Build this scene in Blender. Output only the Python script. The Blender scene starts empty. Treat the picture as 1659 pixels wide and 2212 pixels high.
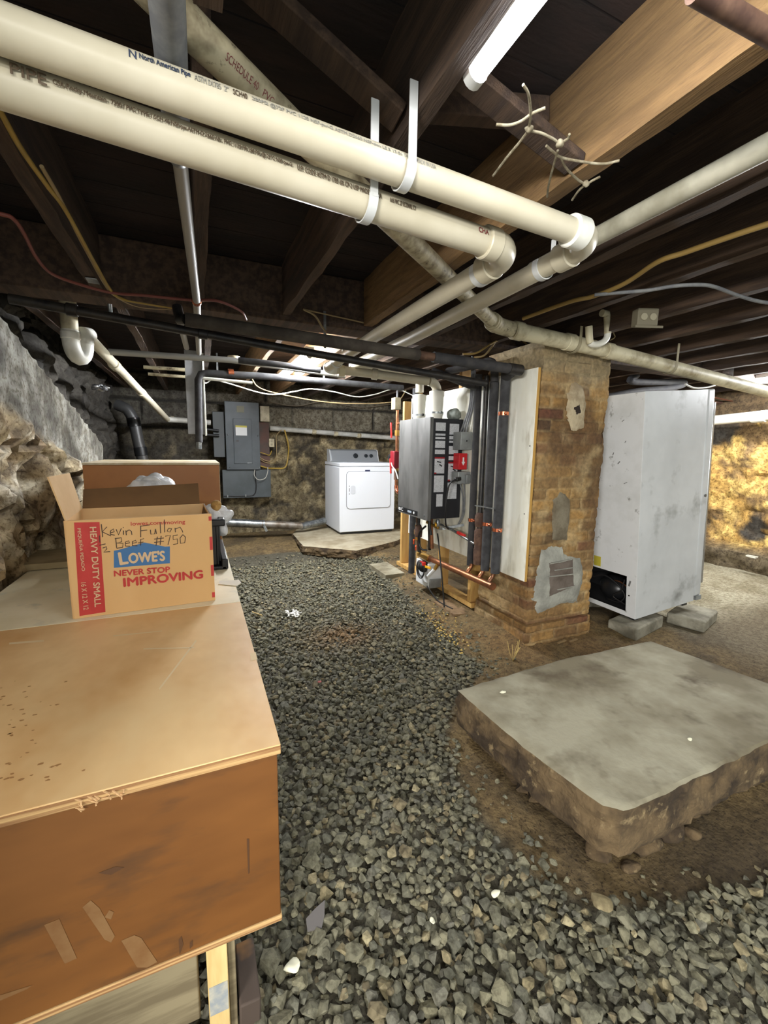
import bpy, bmesh, math, random
import numpy as np
from mathutils import Vector, Matrix, noise
random.seed(7)
rng = np.random.default_rng(7)
SC = bpy.context.scene
COL = SC.collection
PI = math.pi

# ------------------------------------------------------------------ camera
FPX, PITCH, YAW, ROLL, CAMH = 922.85, .14711, .41183, .015337, 1.27
_F = Vector((math.sin(YAW)*math.cos(PITCH), math.cos(YAW)*math.cos(PITCH), -math.sin(PITCH)))
_R0 = Vector((math.cos(YAW), -math.sin(YAW), 0)); _U0 = _R0.cross(_F)
_R = _R0*math.cos(ROLL) + _U0*math.sin(ROLL); _U = _U0*math.cos(ROLL) - _R0*math.sin(ROLL)
CAM = Vector((0, 0, CAMH))
cd = bpy.data.cameras.new('camera'); co = bpy.data.objects.new('camera', cd); COL.objects.link(co)
mw = Matrix((( _R.x, _U.x, -_F.x, CAM.x), (_R.y, _U.y, -_F.y, CAM.y), (_R.z, _U.z, -_F.z, CAM.z), (0, 0, 0, 1)))
co.matrix_world = mw
cd.sensor_fit = 'VERTICAL'; cd.sensor_height = 24; cd.sensor_width = 18; cd.lens = FPX/2212*24
cd.clip_start = .02; cd.clip_end = 60
SC.camera = co

def at(u, v, x=None, y=None, z=None):
    """point of a known plane seen at photo coordinates u, v (used to survey the room from the photograph)"""
    d = _F + _R*((u-829.5)/FPX) + _U*((1106-v)/FPX)
    if x is not None: t = (x-CAM.x)/d.x
    elif y is not None: t = (y-CAM.y)/d.y
    else: t = (z-CAM.z)/d.z
    return CAM + d*t

# ------------------------------------------------------------------ world, light, exposure
SC.view_settings.view_transform = 'Standard'; SC.view_settings.look = 'None'
SC.view_settings.gamma = 1.0; SC.view_settings.exposure = 0.08; SC.view_settings.use_curve_mapping = False
w = bpy.data.worlds.new('world'); SC.world = w; w.use_nodes = True
bg = w.node_tree.nodes['Background']; bg.inputs[0].default_value = (.80, .84, .80, 1); bg.inputs[1].default_value = .95
TUBE_POWER_NEAR, TUBE_POWER_FAR, TUBE_POWER_RIGHT = 48, 640, 400
SC.cycles.use_denoising = True
SC.cycles.max_bounces = 6; SC.cycles.diffuse_bounces = 4; SC.cycles.glossy_bounces = 3
SC.cycles.sample_clamp_indirect = 6
def area_lamp(name, loc, rot, sx, sy, power, color):
    l = bpy.data.lights.new(name, 'AREA'); l.shape = 'RECTANGLE'; l.size = sx; l.size_y = sy; l.energy = power; l.color = color
    o = bpy.data.objects.new(name, l); COL.objects.link(o); o.location = loc; o.rotation_euler = rot
    return o
# unseen fill lamps added behind the camera to brighten the faces turned to it
area_lamp('fill_lamp', (-.2, -1.6, 2.0), (math.radians(25), 0, 0), 1.2, .12, 34, (1, .97, .90))
area_lamp('fill_lamp', (2.6, -1.2, 2.0), (math.radians(20), 0, 0), .12, 1.2, 18, (1, .97, .90))
area_lamp('fill_lamp', (-2.5, -1.9, 1.5), (math.radians(84), 0, math.radians(-50)), 1.2, .3, 200, (1, .97, .92))

# ------------------------------------------------------------------ materials
def lin(c):
    f = lambda s: s/12.92 if s <= .04045 else ((s+.055)/1.055)**2.4
    return tuple(f(x/255) for x in c) + (1,)
_mats = {}
def mat(name, c, rough=.6, metal=0., c2=None, scale=8., detail=4, thr=(.4, .6), bump=0., bscale=60., stretch=(1, 1, 1),
        c3=None, s3=3., t3=(.55, .65), emit=0., attr=None, spec=.5, coat=0.):
    if name in _mats: return _mats[name]
    m = bpy.data.materials.new(name); m.use_nodes = True; _mats[name] = m
    nt = m.node_tree; N = nt.nodes; L = nt.links; b = N['Principled BSDF']
    b.inputs['Roughness'].default_value = rough; b.inputs['Metallic'].default_value = metal
    b.inputs['Specular IOR Level'].default_value = spec; b.inputs['Coat Weight'].default_value = coat
    if attr is None: b.inputs['Base Color'].default_value = lin(c)
    tc = N.new('ShaderNodeTexCoord'); mp = N.new('ShaderNodeMapping'); mp.inputs['Scale'].default_value = stretch
    L.new(tc.outputs['Object'], mp.inputs['Vector'])
    cur = None
    if attr:
        a = N.new('ShaderNodeAttribute'); a.attribute_name = attr; cur = a.outputs['Color']
    def noise_fac(sc, t, dt=detail):
        n = N.new('ShaderNodeTexNoise'); n.inputs['Scale'].default_value = sc; n.inputs['Detail'].default_value = dt
        n.inputs['Roughness'].default_value = .62; L.new(mp.outputs['Vector'], n.inputs['Vector'])
        r = N.new('ShaderNodeMapRange'); r.inputs['From Min'].default_value = t[0]; r.inputs['From Max'].default_value = t[1]
        L.new(n.outputs['Fac'], r.inputs['Value']); return r.outputs['Result']
    def mix(fac, A, B, mode='MIX'):
        x = N.new('ShaderNodeMix'); x.data_type = 'RGBA'; x.blend_type = mode
        L.new(fac, x.inputs['Factor'])
        for sock, val in ((6, A), (7, B)):
            if isinstance(val, tuple): x.inputs[sock].default_value = val
            else: L.new(val, x.inputs[sock])
        return x.outputs[2]
    if c2 is not None:
        cur = mix(noise_fac(scale, thr), cur if cur is not None else lin(c), lin(c2), 'MULTIPLY' if attr else 'MIX')
    if c3 is not None:
        cur = mix(noise_fac(s3, t3), cur if cur is not None else lin(c), lin(c3), 'MULTIPLY' if attr else 'MIX')
    if cur is not None: L.new(cur, b.inputs['Base Color'])
    if bump:
        n = N.new('ShaderNodeTexNoise'); n.inputs['Scale'].default_value = bscale; n.inputs['Detail'].default_value = 5
        L.new(mp.outputs['Vector'], n.inputs['Vector'])
        bp = N.new('ShaderNodeBump'); bp.inputs['Strength'].default_value = bump; bp.inputs['Distance'].default_value = .01
        L.new(n.outputs['Fac'], bp.inputs['Height']); L.new(bp.outputs['Normal'], b.inputs['Normal'])
    if emit:
        b.inputs['Emission Color'].default_value = lin(c); b.inputs['Emission Strength'].default_value = emit
    return m

# ------------------------------------------------------------------ mesh building
class MB:
    def __init__(s): s.v = []; s.f = []; s.col = None
    def add(s, vs, fs, M=None):
        k = len(s.v)
        s.v += [(M @ Vector(p)) if M is not None else Vector(p) for p in vs]
        s.f += [tuple(i+k for i in f) for f in fs]; return s
    def box(s, x0, x1, y0, y1, z0, z1, M=None):
        return s.add([(x0,y0,z0),(x1,y0,z0),(x1,y1,z0),(x0,y1,z0),(x0,y0,z1),(x1,y0,z1),(x1,y1,z1),(x0,y1,z1)],
                     [(0,3,2,1),(4,5,6,7),(0,1,5,4),(1,2,6,5),(2,3,7,6),(3,0,4,7)], M)
    def bar(s, a, b, w, h, up=(0, 0, 1)):
        a = Vector(a); b = Vector(b); d = (b-a).normalized(); up = Vector(up)
        if abs(d.dot(up)) > .98: up = Vector((0, 1, 0))
        r = d.cross(up).normalized(); u = r.cross(d)
        vs = [p + r*sx*w/2 + u*sz*h/2 for p in (a, b) for sx, sz in ((-1,-1),(1,-1),(1,1),(-1,1))]
        return s.add(vs, [(0,1,2,3),(7,6,5,4),(0,4,5,1),(1,5,6,2),(2,6,7,3),(3,7,4,0)])
    def tube(s, pts, r, seg=12, cap=True, squash=None):
        pts = [Vector(p) for p in pts]; n = len(pts)
        rs = r if isinstance(r, (list, tuple)) else [r]*n
        T = [(pts[min(i+1, n-1)] - pts[max(i-1, 0)]).normalized() for i in range(n)]
        up = Vector((0, 0, 1)) if abs(T[0].z) < .9 else Vector((0, 1, 0))
        side = T[0].cross(up).normalized(); vs = []; fs = []
        for i in range(n):
            side = (side - T[i]*side.dot(T[i])).normalized(); u = side.cross(T[i])
            for k in range(seg):
                a = 2*PI*k/seg
                vs.append(pts[i] + (side*math.cos(a) + u*math.sin(a)*(squash or 1))*rs[i])
        for i in range(n-1):
            for k in range(seg):
                k2 = (k+1) % seg
                fs.append((i*seg+k, i*seg+k2, (i+1)*seg+k2, (i+1)*seg+k))
        if cap:
            fs.append(tuple(range(seg))[::-1]); fs.append(tuple((n-1)*seg+k for k in range(seg)))
        return s.add(vs, fs)
    def cyl(s, a, b, r, seg=20, r2=None):
        return s.tube([a, b], [r, r2 if r2 is not None else r], seg)
    def ring(s, c, axis, r_out, half, seg=28):
        axis = Vector(axis).normalized(); c = Vector(c)
        return s.tube([c-axis*half, c+axis*half], r_out, seg)
    def lathe(s, prof, c, axis=(0, 0, 1), seg=24):
        axis = Vector(axis).normalized(); c = Vector(c)
        return s.tube([c+axis*h for h, _ in prof], [max(r, 1e-4) for _, r in prof], seg)
    def prism(s, poly, origin, ax, ay, depth):
        """closed outline (2D list) in plane origin+ax,ay pushed along ax x ay by depth"""
        o = Vector(origin); ax = Vector(ax); ay = Vector(ay); n = ax.cross(ay).normalized()*depth; k = len(poly)
        a = [o+ax*p[0]+ay*p[1] for p in poly]
        return s.add(a+[p+n for p in a], [tuple(range(k))[::-1], tuple(range(k, 2*k))] + [(i, (i+1) % k, k+(i+1) % k, k+i) for i in range(k)])
    def sphere(s, c, r, su=16, sv=10, scale=(1, 1, 1)):
        c = Vector(c); vs = [c+Vector((0, 0, r*scale[2]))]; fs = []
        for i in range(1, sv):
            t = PI*i/sv
            for k in range(su):
                a = 2*PI*k/su
                vs.append(c+Vector((r*scale[0]*math.sin(t)*math.cos(a), r*scale[1]*math.sin(t)*math.sin(a), r*scale[2]*math.cos(t))))
        vs.append(c-Vector((0, 0, r*scale[2])))
        for k in range(su): fs.append((0, 1+k, 1+(k+1) % su))
        for i in range(sv-2):
            for k in range(su): fs.append((1+i*su+k, 1+(i+1)*su+k, 1+(i+1)*su+(k+1) % su, 1+i*su+(k+1) % su))
        e = len(vs)-1; b = 1+(sv-2)*su
        for k in range(su): fs.append((b+k, e, b+(k+1) % su))
        return s.add(vs, fs)
    def wobble(s, amp, freq=8., axis=None):
        for p in s.v:
            d = noise.noise_vector(p*freq)*amp
            p += d if axis is None else Vector([d[i]*axis[i] for i in range(3)])
        return s
    def build(s, name, m, parent=None, bevel=0., smooth=True, seg=2):
        off = Vector((0, 0, 0)); q = parent
        while q is not None: off += q.location; q = q.parent
        me = bpy.data.meshes.new(name)
        me.from_pydata([tuple(p-off) for p in s.v], [], s.f); me.materials.append(m)
        if s.col is not None:
            a = me.color_attributes.new('col', 'FLOAT_COLOR', 'POINT')
            a.data.foreach_set('color', np.asarray(s.col, dtype=np.float32).ravel())
        me.validate(); me.update()
        o = bpy.data.objects.new(name, me); COL.objects.link(o)
        if parent is not None: o.parent = parent
        if bevel:
            md = o.modifiers.new('b', 'BEVEL'); md.width = bevel; md.segments = seg; md.limit_method = 'ANGLE'; md.angle_limit = math.radians(40)
        if smooth:
            me.shade_smooth()
            if hasattr(me, 'set_sharp_from_angle'): me.set_sharp_from_angle(angle=math.radians(38))
        return o

def thing(name, label, cat, loc=(0, 0, 0), group=None):
    o = bpy.data.objects.new(name, None); COL.objects.link(o); o.location = loc; o.empty_display_size = .05
    o['label'] = label; o['category'] = cat
    if group: o['group'] = group
    return o
def tag(o, label, cat, group=None):
    o['label'] = label; o['category'] = cat
    if group: o['group'] = group
    return o
def struct(o): o['kind'] = 'structure'; return o
def smooth_path(pts, n=8):
    pts = [Vector(p) for p in pts]; P = [pts[0]*2-pts[1]] + pts + [pts[-1]*2-pts[-2]]; out = []
    for i in range(1, len(P)-2):
        for k in range(n):
            t = k/n; a, b, c, d = P[i-1], P[i], P[i+1], P[i+2]
            out.append(.5*((2*b)+(c-a)*t+(2*a-5*b+4*c-d)*t*t+(3*b-a-3*c+d)*t*t*t))
    return out + [pts[-1]]
def arc(c, a, b, n=8):
    """quarter bend from c+a to c+b about c (a, b perpendicular)"""
    c = Vector(c); a = Vector(a); b = Vector(b)
    return [c + a*math.cos(PI/2*i/n) + b*math.sin(PI/2*i/n) for i in range(n+1)]
def text2d(body, thick=0.):
    cu = bpy.data.curves.new('t', 'FONT'); cu.body = body; cu.size = 1; cu.offset = thick; cu.resolution_u = 3
    o = bpy.data.objects.new('t', cu); COL.objects.link(o)
    bpy.context.view_layer.update()
    me = bpy.data.meshes.new_from_object(o.evaluated_get(bpy.context.evaluated_depsgraph_get()))
    V = [(p.co.x, p.co.y) for p in me.vertices]; Fc = [tuple(p.vertices) for p in me.polygons]
    bpy.data.objects.remove(o); bpy.data.curves.remove(cu); bpy.data.meshes.remove(me)
    return V, Fc
def letter(mb, body, fn, width=None, height=None, thick=0., x0=0., y0=0.):
    """letters as real thin shapes; fn maps (x, y) on the printed face to a point"""
    V, Fc = text2d(body)
    xs = [p[0] for p in V]; ys = [p[1] for p in V]; ax, bx, ay, by = min(xs), max(xs), min(ys), max(ys)
    sy = (height/(by-ay)) if height else None; sx = (width/(bx-ax)) if width else sy
    if sy is None: sy = sx
    b = thick*(by-ay)*sy
    deep = fn.__code__.co_argcount > 2                # each bolder pass lies a hair above the last
    for k, (dx, dy) in enumerate(((0, 0), (b, 0), (-b, 0), (0, b), (0, -b)) if thick and deep else ((0, 0),)):
        mb.add([fn(x0+(p[0]-ax)*sx+dx, y0+(p[1]-ay)*sy+dy, *((k,) if deep else ())) for p in V], Fc)
    return (bx-ax)*sx
def fbm(p, o=4, H=.9): return noise.fractal(p, H, 2.1, o)
def sstep(a, b, x):
    t = min(1, max(0, (x-a)/(b-a))); return t*t*(3-2*t)
def mixc(a, b, t): return tuple(a[i]*(1-t)+b[i]*t for i in range(3))
def L3(c): return lin(c)[:3]
# ------------------------------------------------------------------ palette
WHITE_METAL = mat('white_enamel', (226, 229, 230), .35, c2=(205, 208, 208), scale=3)
PVC = mat('pvc_cream', (206, 199, 178), .38, c2=(192, 184, 160), scale=5, thr=(.35, .75))
PVC_WHITE = mat('pvc_white', (236, 236, 228), .35, c2=(214, 213, 200), scale=6)
PVC_DIRTY = mat('pvc_dirty', (182, 172, 142), .6, c2=(112, 100, 76), scale=14, thr=(.45, .65), c3=(84, 72, 54), s3=40, t3=(.6, .7))
PVC_GRIMY = mat('pvc_grimy', (206, 198, 168), .5, c2=(150, 138, 108), scale=10, thr=(.45, .7))
INK = mat('pipe_ink', (92, 78, 62), .6)
INK_BLUE = mat('blue_ink', (58, 70, 92), .6)
INK_PALE = mat('pale_ink', (158, 156, 146), .6)
IRON = mat('black_iron', (30, 30, 32), .45, .3, c2=(52, 48, 44), scale=20)
FOAM = mat('pipe_foam', (62, 62, 64), .85, c2=(44, 44, 46), scale=14)
FOAM_DARK = mat('dark_foam', (40, 40, 43), .8, c2=(56, 54, 54), scale=14)
FOAM_BROWN = mat('brown_foam', (74, 68, 60), .9, c2=(54, 48, 42), scale=9)
GALV = mat('galvanized', (170, 174, 174), .38, .85, c2=(120, 124, 126), scale=16)
GREY_PIPE = mat('grey_pipe', (124, 126, 126), .7, .1, c2=(104, 106, 110), scale=22)
COPPER = mat('copper', (176, 116, 80), .38, .8, c2=(120, 84, 62), scale=9, thr=(.4, .65))
COPPER_BRIGHT = mat('bright_copper', (216, 128, 92), .25, .9)
BRASS = mat('brass', (190, 150, 80), .35, .9)
RUST = mat('rusty_iron', (104, 78, 62), .75, .2, c2=(72, 50, 40), scale=16)
JOIST = mat('joist_wood', (84, 66, 52), .9, c2=(62, 48, 38), scale=5, stretch=(6, .5, 6), c3=(50, 38, 32), s3=2.5, t3=(.5, .72), bump=.35, bscale=40)
JOIST_PALE = mat('pale_joist_wood', (140, 110, 72), .85, c2=(116, 90, 58), scale=6, stretch=(6, .6, 6), c3=(98, 74, 48), s3=18, t3=(.6, .72), bump=.35, bscale=36)
SUBFLOOR = mat('subfloor_boards', (46, 34, 30), .9, c2=(32, 25, 23), scale=4, stretch=(1, 4, 1), bump=.3, bscale=20)
LUMBER = mat('new_lumber', (204, 166, 98), .7, c2=(186, 144, 82), scale=5, stretch=(4, 4, .5), c3=(160, 116, 62), s3=9, t3=(.62, .7))
PALE_PINE = mat('pale_pine', (226, 200, 140), .7, c2=(206, 176, 116), scale=5, stretch=(4, 4, .6))
GREY_WOOD = mat('weathered_wood', (140, 128, 100), .85, c2=(110, 98, 74), scale=6, stretch=(.6, 4, 6))
BLACK = mat('black_plastic', (26, 27, 29), .35)
BLACK_CABLE = mat('black_cable', (22, 22, 24), .5)
GREY_BOX = mat('grey_steel_box', (148, 152, 152), .5, .3, c2=(128, 131, 132), scale=9)
RED = mat('red_plastic', (206, 44, 40), .4)
ORANGE = mat('orange_plastic', (226, 90, 40), .45)
WHITE_PAPER = mat('white_label', (222, 224, 224), .6)
YELLOW_CABLE = mat('yellow_cable', (166, 138, 58), .5, c2=(150, 124, 50), scale=12)
TAN_CABLE = mat('tan_cable', (150, 130, 92), .6)
WHITE_CABLE = mat('white_cable', (176, 174, 164), .5)
BEIGE = mat('beige_plastic', (186, 176, 146), .5, c2=(150, 140, 114), scale=12)

# ------------------------------------------------------------------ floor
def ground(x, y):
    h = .10*sstep(4.2, 5.6, y) + .06*sstep(1.35, 1.9, x)*sstep(1.75, 2.3, y)*(1-sstep(2.6, 3.2, x))
    return h
def floor_h(x, y): 
    p = Vector((x, y, 0))
    k = 1-sstep(2.9, 3.6, x)*(1-sstep(3.2, 3.8, y))
    return ground(x, y) + (fbm(p*2.2)*.012 + fbm(p*14, 3)*.006)*(.15+.85*k)
def gravel_edge(y):
    """right-hand limit of the loose stone at depth y"""
    P = [(.2, 3.2), (.45, 2.6), (.55, 1.5), (.62, 1.2), (.70, .98), (.82, .88), (1.0, .86), (1.2, .87), (1.45, .95), (1.66, 1.12), (1.92, 1.5), (2.24, 1.5),
         (2.73, 1.55), (3.58, 1.66), (4.28, 1.85), (4.9, 1.2)]
    for (a, b), (c, d) in zip(P, P[1:]):
        if a <= y <= c: return b + (d-b)*(y-a)/(c-a)
    return P[0][1] if y < .2 else -9
def build_floor():
    st = .03; xs = np.arange(-1.5, 6.0, st); ys = np.arange(-.6, 6.5, st); mb = MB(); col = []
    dirt, dirt2, stone, dark, conc, conc2, sand = map(L3, ((126, 106, 70), (88, 74, 50), (84, 80, 66), (70, 54, 36), (170, 164, 142), (138, 130, 106), (150, 118, 72)))
    nx, ny = len(xs), len(ys)
    for y in ys:
        for x in xs:
            p = Vector((x, y, 0)); mb.v.append(Vector((x, y, floor_h(x, y))))
            n = fbm(p*3)*.5+.5
            c = mixc(dirt, dirt2, sstep(.3, .8, n)); front_shade = L3((62, 51, 34)); c = mixc(c, front_shade, .75*sstep(.82, .66, y)*sstep(1.0, 1.2, x))  # dirt painted darker up front to counter the strong lamp light there
            e = gravel_edge(y) if y < 4.9 else -9
            c = mixc(c, stone, sstep(.04, -.04, x-e) if x-e < .04 else 0) if y < 4.9 else c
            k = sstep(2.95, 3.5, x + .5*(fbm(p*1.4))) * (1-sstep(4.4, 5, y))
            cc = mixc(conc, conc2, sstep(.35, .75, fbm(p*2.4+Vector((5, 2, 0)))*.5+.5))
            cc = mixc(cc, dirt2, .8*sstep(2.15, 1.7, y) if y < 2.15 else 0)
            c = mixc(c, cc, k)
            if 1.5 < x < 2.6 and 1.8 < y < 2.7: c = mixc(c, sand, .5*sstep(.4, .6, n))
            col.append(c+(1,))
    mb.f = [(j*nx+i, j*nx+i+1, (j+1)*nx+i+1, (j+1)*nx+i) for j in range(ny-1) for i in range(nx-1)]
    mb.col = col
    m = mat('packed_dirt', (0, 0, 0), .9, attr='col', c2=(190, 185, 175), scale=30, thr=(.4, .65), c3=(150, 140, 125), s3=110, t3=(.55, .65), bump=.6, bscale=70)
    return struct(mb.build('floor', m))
build_floor()

# ------------------------------------------------------------------ walls of rubble stone
def wall_grid(name, us, zs, fn, colfn, m):
    mb = MB(); nu = len(us); mb.col = []
    for z in zs:
        for u in us:
            P, aux = fn(u, z); mb.v.append(P); mb.col.append(tuple(colfn(P, u, z, aux)) + (1,))
    mb.f = [(j*nu+i, j*nu+i+1, (j+1)*nu+i+1, (j+1)*nu+i) for j in range(len(zs)-1) for i in range(nu-1)]
    return struct(mb.build(name, m))
ROCK = mat('rubble_stone', (0, 0, 0), .85, attr='col', c2=(178, 172, 160), scale=16, thr=(.38, .62), c3=(186, 178, 166), s3=48, t3=(.52, .62), bump=.4, bscale=45)
def left_fn(y, z):
    zb = 1.86 - (y-2.2)*.27                       # the bedrock shelf drops towards the back
    p = Vector((0, y, z))
    shelf = sstep(zb+.05, zb-.04, z) if True else 0
    plaster = sstep(zb-.47, zb-.40, z)*shelf
    bulge = .07*math.sin(2.3*y+.6)*(1-plaster) - .02*(1-sstep(.5, 1.2, z))
    x = -.93 + .22*shelf*(1-sstep(4.2, 4.6, y)) + bulge*.6
    r = fbm(p*3.2, 6)*.06 + fbm(p*9, 4)*.025
    v = noise.voronoi(Vector((0, y*2.6, z*3.4)))[0]; crease = sstep(.10, .0, v[1]-v[0])
    x += r*(1-.88*plaster)*(1.3) - .05*crease*(1-plaster)
    return Vector((x, y, z)), (shelf, plaster, crease, r)
def left_col(P, y, z, a):
    shelf, plaster, crease, r = a; p = Vector((0, y, z))
    grey, tan, cream, brown, dark = map(L3, ((186, 186, 178), (214, 196, 158), (246, 238, 216), (164, 140, 104), (84, 74, 62)))
    n = fbm(p*2.6+Vector((3, 0, 0)), 5)*.5+.5; n2 = fbm(p*6+Vector((9, 0, 0)), 5)*.5+.5
    c = mixc(tan, brown, sstep(.45, .75, n)); c = mixc(c, cream, sstep(.55, .75, n2))
    c = mixc(c, dark, .8*crease); c = mixc(c, dark, .5*sstep(.62, .8, fbm(p*4.5+Vector((1, 7, 0)), 4)*.5+.5))
    g = mixc(mixc(grey, L3((150, 148, 138)), .6), L3((104, 102, 94)), sstep(.4, .75, n)); g = mixc(g, L3((80, 78, 72)), .7*sstep(.5, .75, n2)); c = mixc(c, g, plaster)
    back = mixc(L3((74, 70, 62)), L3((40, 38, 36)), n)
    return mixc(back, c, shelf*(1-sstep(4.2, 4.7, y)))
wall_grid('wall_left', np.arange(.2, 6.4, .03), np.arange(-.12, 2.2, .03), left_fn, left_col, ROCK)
def back_fn(x, z):
    p = Vector((x, 0, z)); up = sstep(1.46, 1.5, z)
    q = Vector((x*1.9+.5*fbm(p*2.2), 0, z*3.4+.5*fbm(p*2.2+Vector((3, 1, 0))))); v = noise.voronoi(q)[0]; cr = sstep(.16, .0, v[1]-v[0])
    r = fbm(p*4, 5)*.035 + fbm(p*11, 4)*.014
    bx = (x+.35*(int((z+9)/.33) % 2)) % .62; blk = max(sstep(.02, .0, min(bx, .62-bx)), sstep(.02, 0, min((z-1.5) % .33, .33-(z-1.5) % .33)))
    y = 6.12 + (r - .02*fbm(q, 2) + .03*cr)*(1-up) + (.02*fbm(p*5, 4) + .03*blk)*up + .10*sstep(.7, .0, z)*-1
    return Vector((x, y, z)), (up, cr, blk)
def back_col(P, x, z, a):
    up, cr, blk = a; p = Vector((x, 0, z))
    n = fbm(p*2.2, 5)*.5+.5; n2 = fbm(p*5+Vector((4, 0, 1)), 5)*.5+.5
    c = mixc(L3((128, 116, 88)), L3((84, 76, 60)), sstep(.35, .7, n)); c = mixc(c, L3((168, 154, 120)), sstep(.58, .75, n2)); c = mixc(c, mixc(L3((40, 36, 30)), L3((150, 138, 108)), sstep(.42, .58, fbm(p*3.1+Vector((8, 0, 2)), 4)*.5+.5)), .8*cr)
    b = mixc(L3((136, 130, 114)), L3((92, 86, 74)), n); b = mixc(b, L3((44, 40, 36)), blk)
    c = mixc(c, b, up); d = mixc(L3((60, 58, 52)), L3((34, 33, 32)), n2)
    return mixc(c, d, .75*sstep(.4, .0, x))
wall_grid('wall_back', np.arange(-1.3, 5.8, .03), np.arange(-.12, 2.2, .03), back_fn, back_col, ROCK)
def right_fn(y, z):
    p = Vector((9, y, z)); v = noise.voronoi(Vector((0, y*2.2, z*3.2)))[0]; cr = sstep(.1, 0, v[1]-v[0])
    x = 5.62 - .06*fbm(p*3, 5) - .02*fbm(p*10, 4) + .02*cr - .16*sstep(.26, .2, z)
    return Vector((x, y, z)), cr
def right_col(P, y, z, cr):
    p = Vector((9, y, z)); n = fbm(p*2.4, 5)*.5+.5; n2 = fbm(p*5, 5)*.5+.5
    c = mixc(L3((214, 172, 96)), L3((140, 114, 76)), sstep(.42, .62, n)); c = mixc(c, L3((236, 200, 120)), sstep(.55, .62, n2)); c = mixc(c, L3((70, 66, 60)), sstep(.6, .75, fbm(p*3.4+Vector((0, 5, 5)), 4)*.5+.5))
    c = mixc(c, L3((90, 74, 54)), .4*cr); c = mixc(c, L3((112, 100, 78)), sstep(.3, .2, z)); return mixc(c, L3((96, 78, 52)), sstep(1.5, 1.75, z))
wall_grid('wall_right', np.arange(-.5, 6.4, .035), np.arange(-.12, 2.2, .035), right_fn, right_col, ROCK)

# ------------------------------------------------------------------ ceiling: boards, joists, girder
ZJ, ZS = 1.95, 2.19
mb = MB()
for k in range(44):
    y = -.7 + k*.165; mb.box(-1.5, 6.0, y, y+.160, ZS, ZS+.025)
struct(mb.build('ceiling', SUBFLOOR, smooth=False))
def joist(x, w, y0, y1, m=JOIST, z0=ZJ, n=40, amp=.006):
    mb = MB(); pts = [(x+amp*fbm(Vector((x*7, y*2, 0))), y) for y in np.linspace(y0, y1, n)]
    for i, (px, y) in enumerate(pts):
        for sx, z in ((-1, z0), (1, z0), (1, ZS), (-1, ZS)):
            mb.v.append(Vector((px+sx*w/2+amp*.7*noise.noise(Vector((x+sx, y*9, z*3))), y, z+(amp*noise.noise(Vector((sx, y*7, x))) if z == z0 else 0))))
        if i:
            a = (i-1)*4; b = i*4
            mb.f += [(a+k, b+k, b+(k+1) % 4, a+(k+1) % 4) for k in range(4)]
    mb.f += [(0, 1, 2, 3), (len(mb.v)-1, len(mb.v)-2, len(mb.v)-3, len(mb.v)-4)]
    return struct(mb.build('ceiling_beam', m))
JX = [(-.80, .045), (-.375, .045), (.045, .040), (.462, .036), (.915, .05), (1.35, .05), (1.78, .05), (2.2, .05), (2.62, .05), (3.05, .05), (3.5, .05), (3.95, .05), (4.4, .05), (4.85, .05), (5.3, .05)]
for x, w in JX:
    if abs(x-.045) < .01:                         # this one is cut through for the old drain
        joist(x, w, -.6, .83, JOIST); joist(x, w, 1.06, 2.36, JOIST)
    else: joist(x, w, -.6, 2.36, JOIST_PALE if abs(x-.915) < .01 else JOIST)
    joist(x+.06, w, 2.54, 6.1, JOIST_PALE if .3 < x < 1 else JOIST)
g = MB().box(-1.3, 5.9, 2.37, 2.53, 1.925, ZS-.002); struct(g.build('ceiling_beam', JOIST, bevel=.008))
# solid blocking and crossed bridging between joists
for a, b in (((.49, 1.10, 2.125), (.885, 1.0, 2.15)),):
    struct(MB().bar(a, b, .045, .06).build('ceiling_beam', JOIST, bevel=.004))
struct(MB().bar((.49, .885, 2.075), (.885, .885, 1.968), .06, .022).build('ceiling_beam', JOIST, bevel=.003))
struct(MB().bar((.07, .985, 2.175), (.44, .955, 1.985), .07, .022).build('ceiling_beam', JOIST, bevel=.003))

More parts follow.
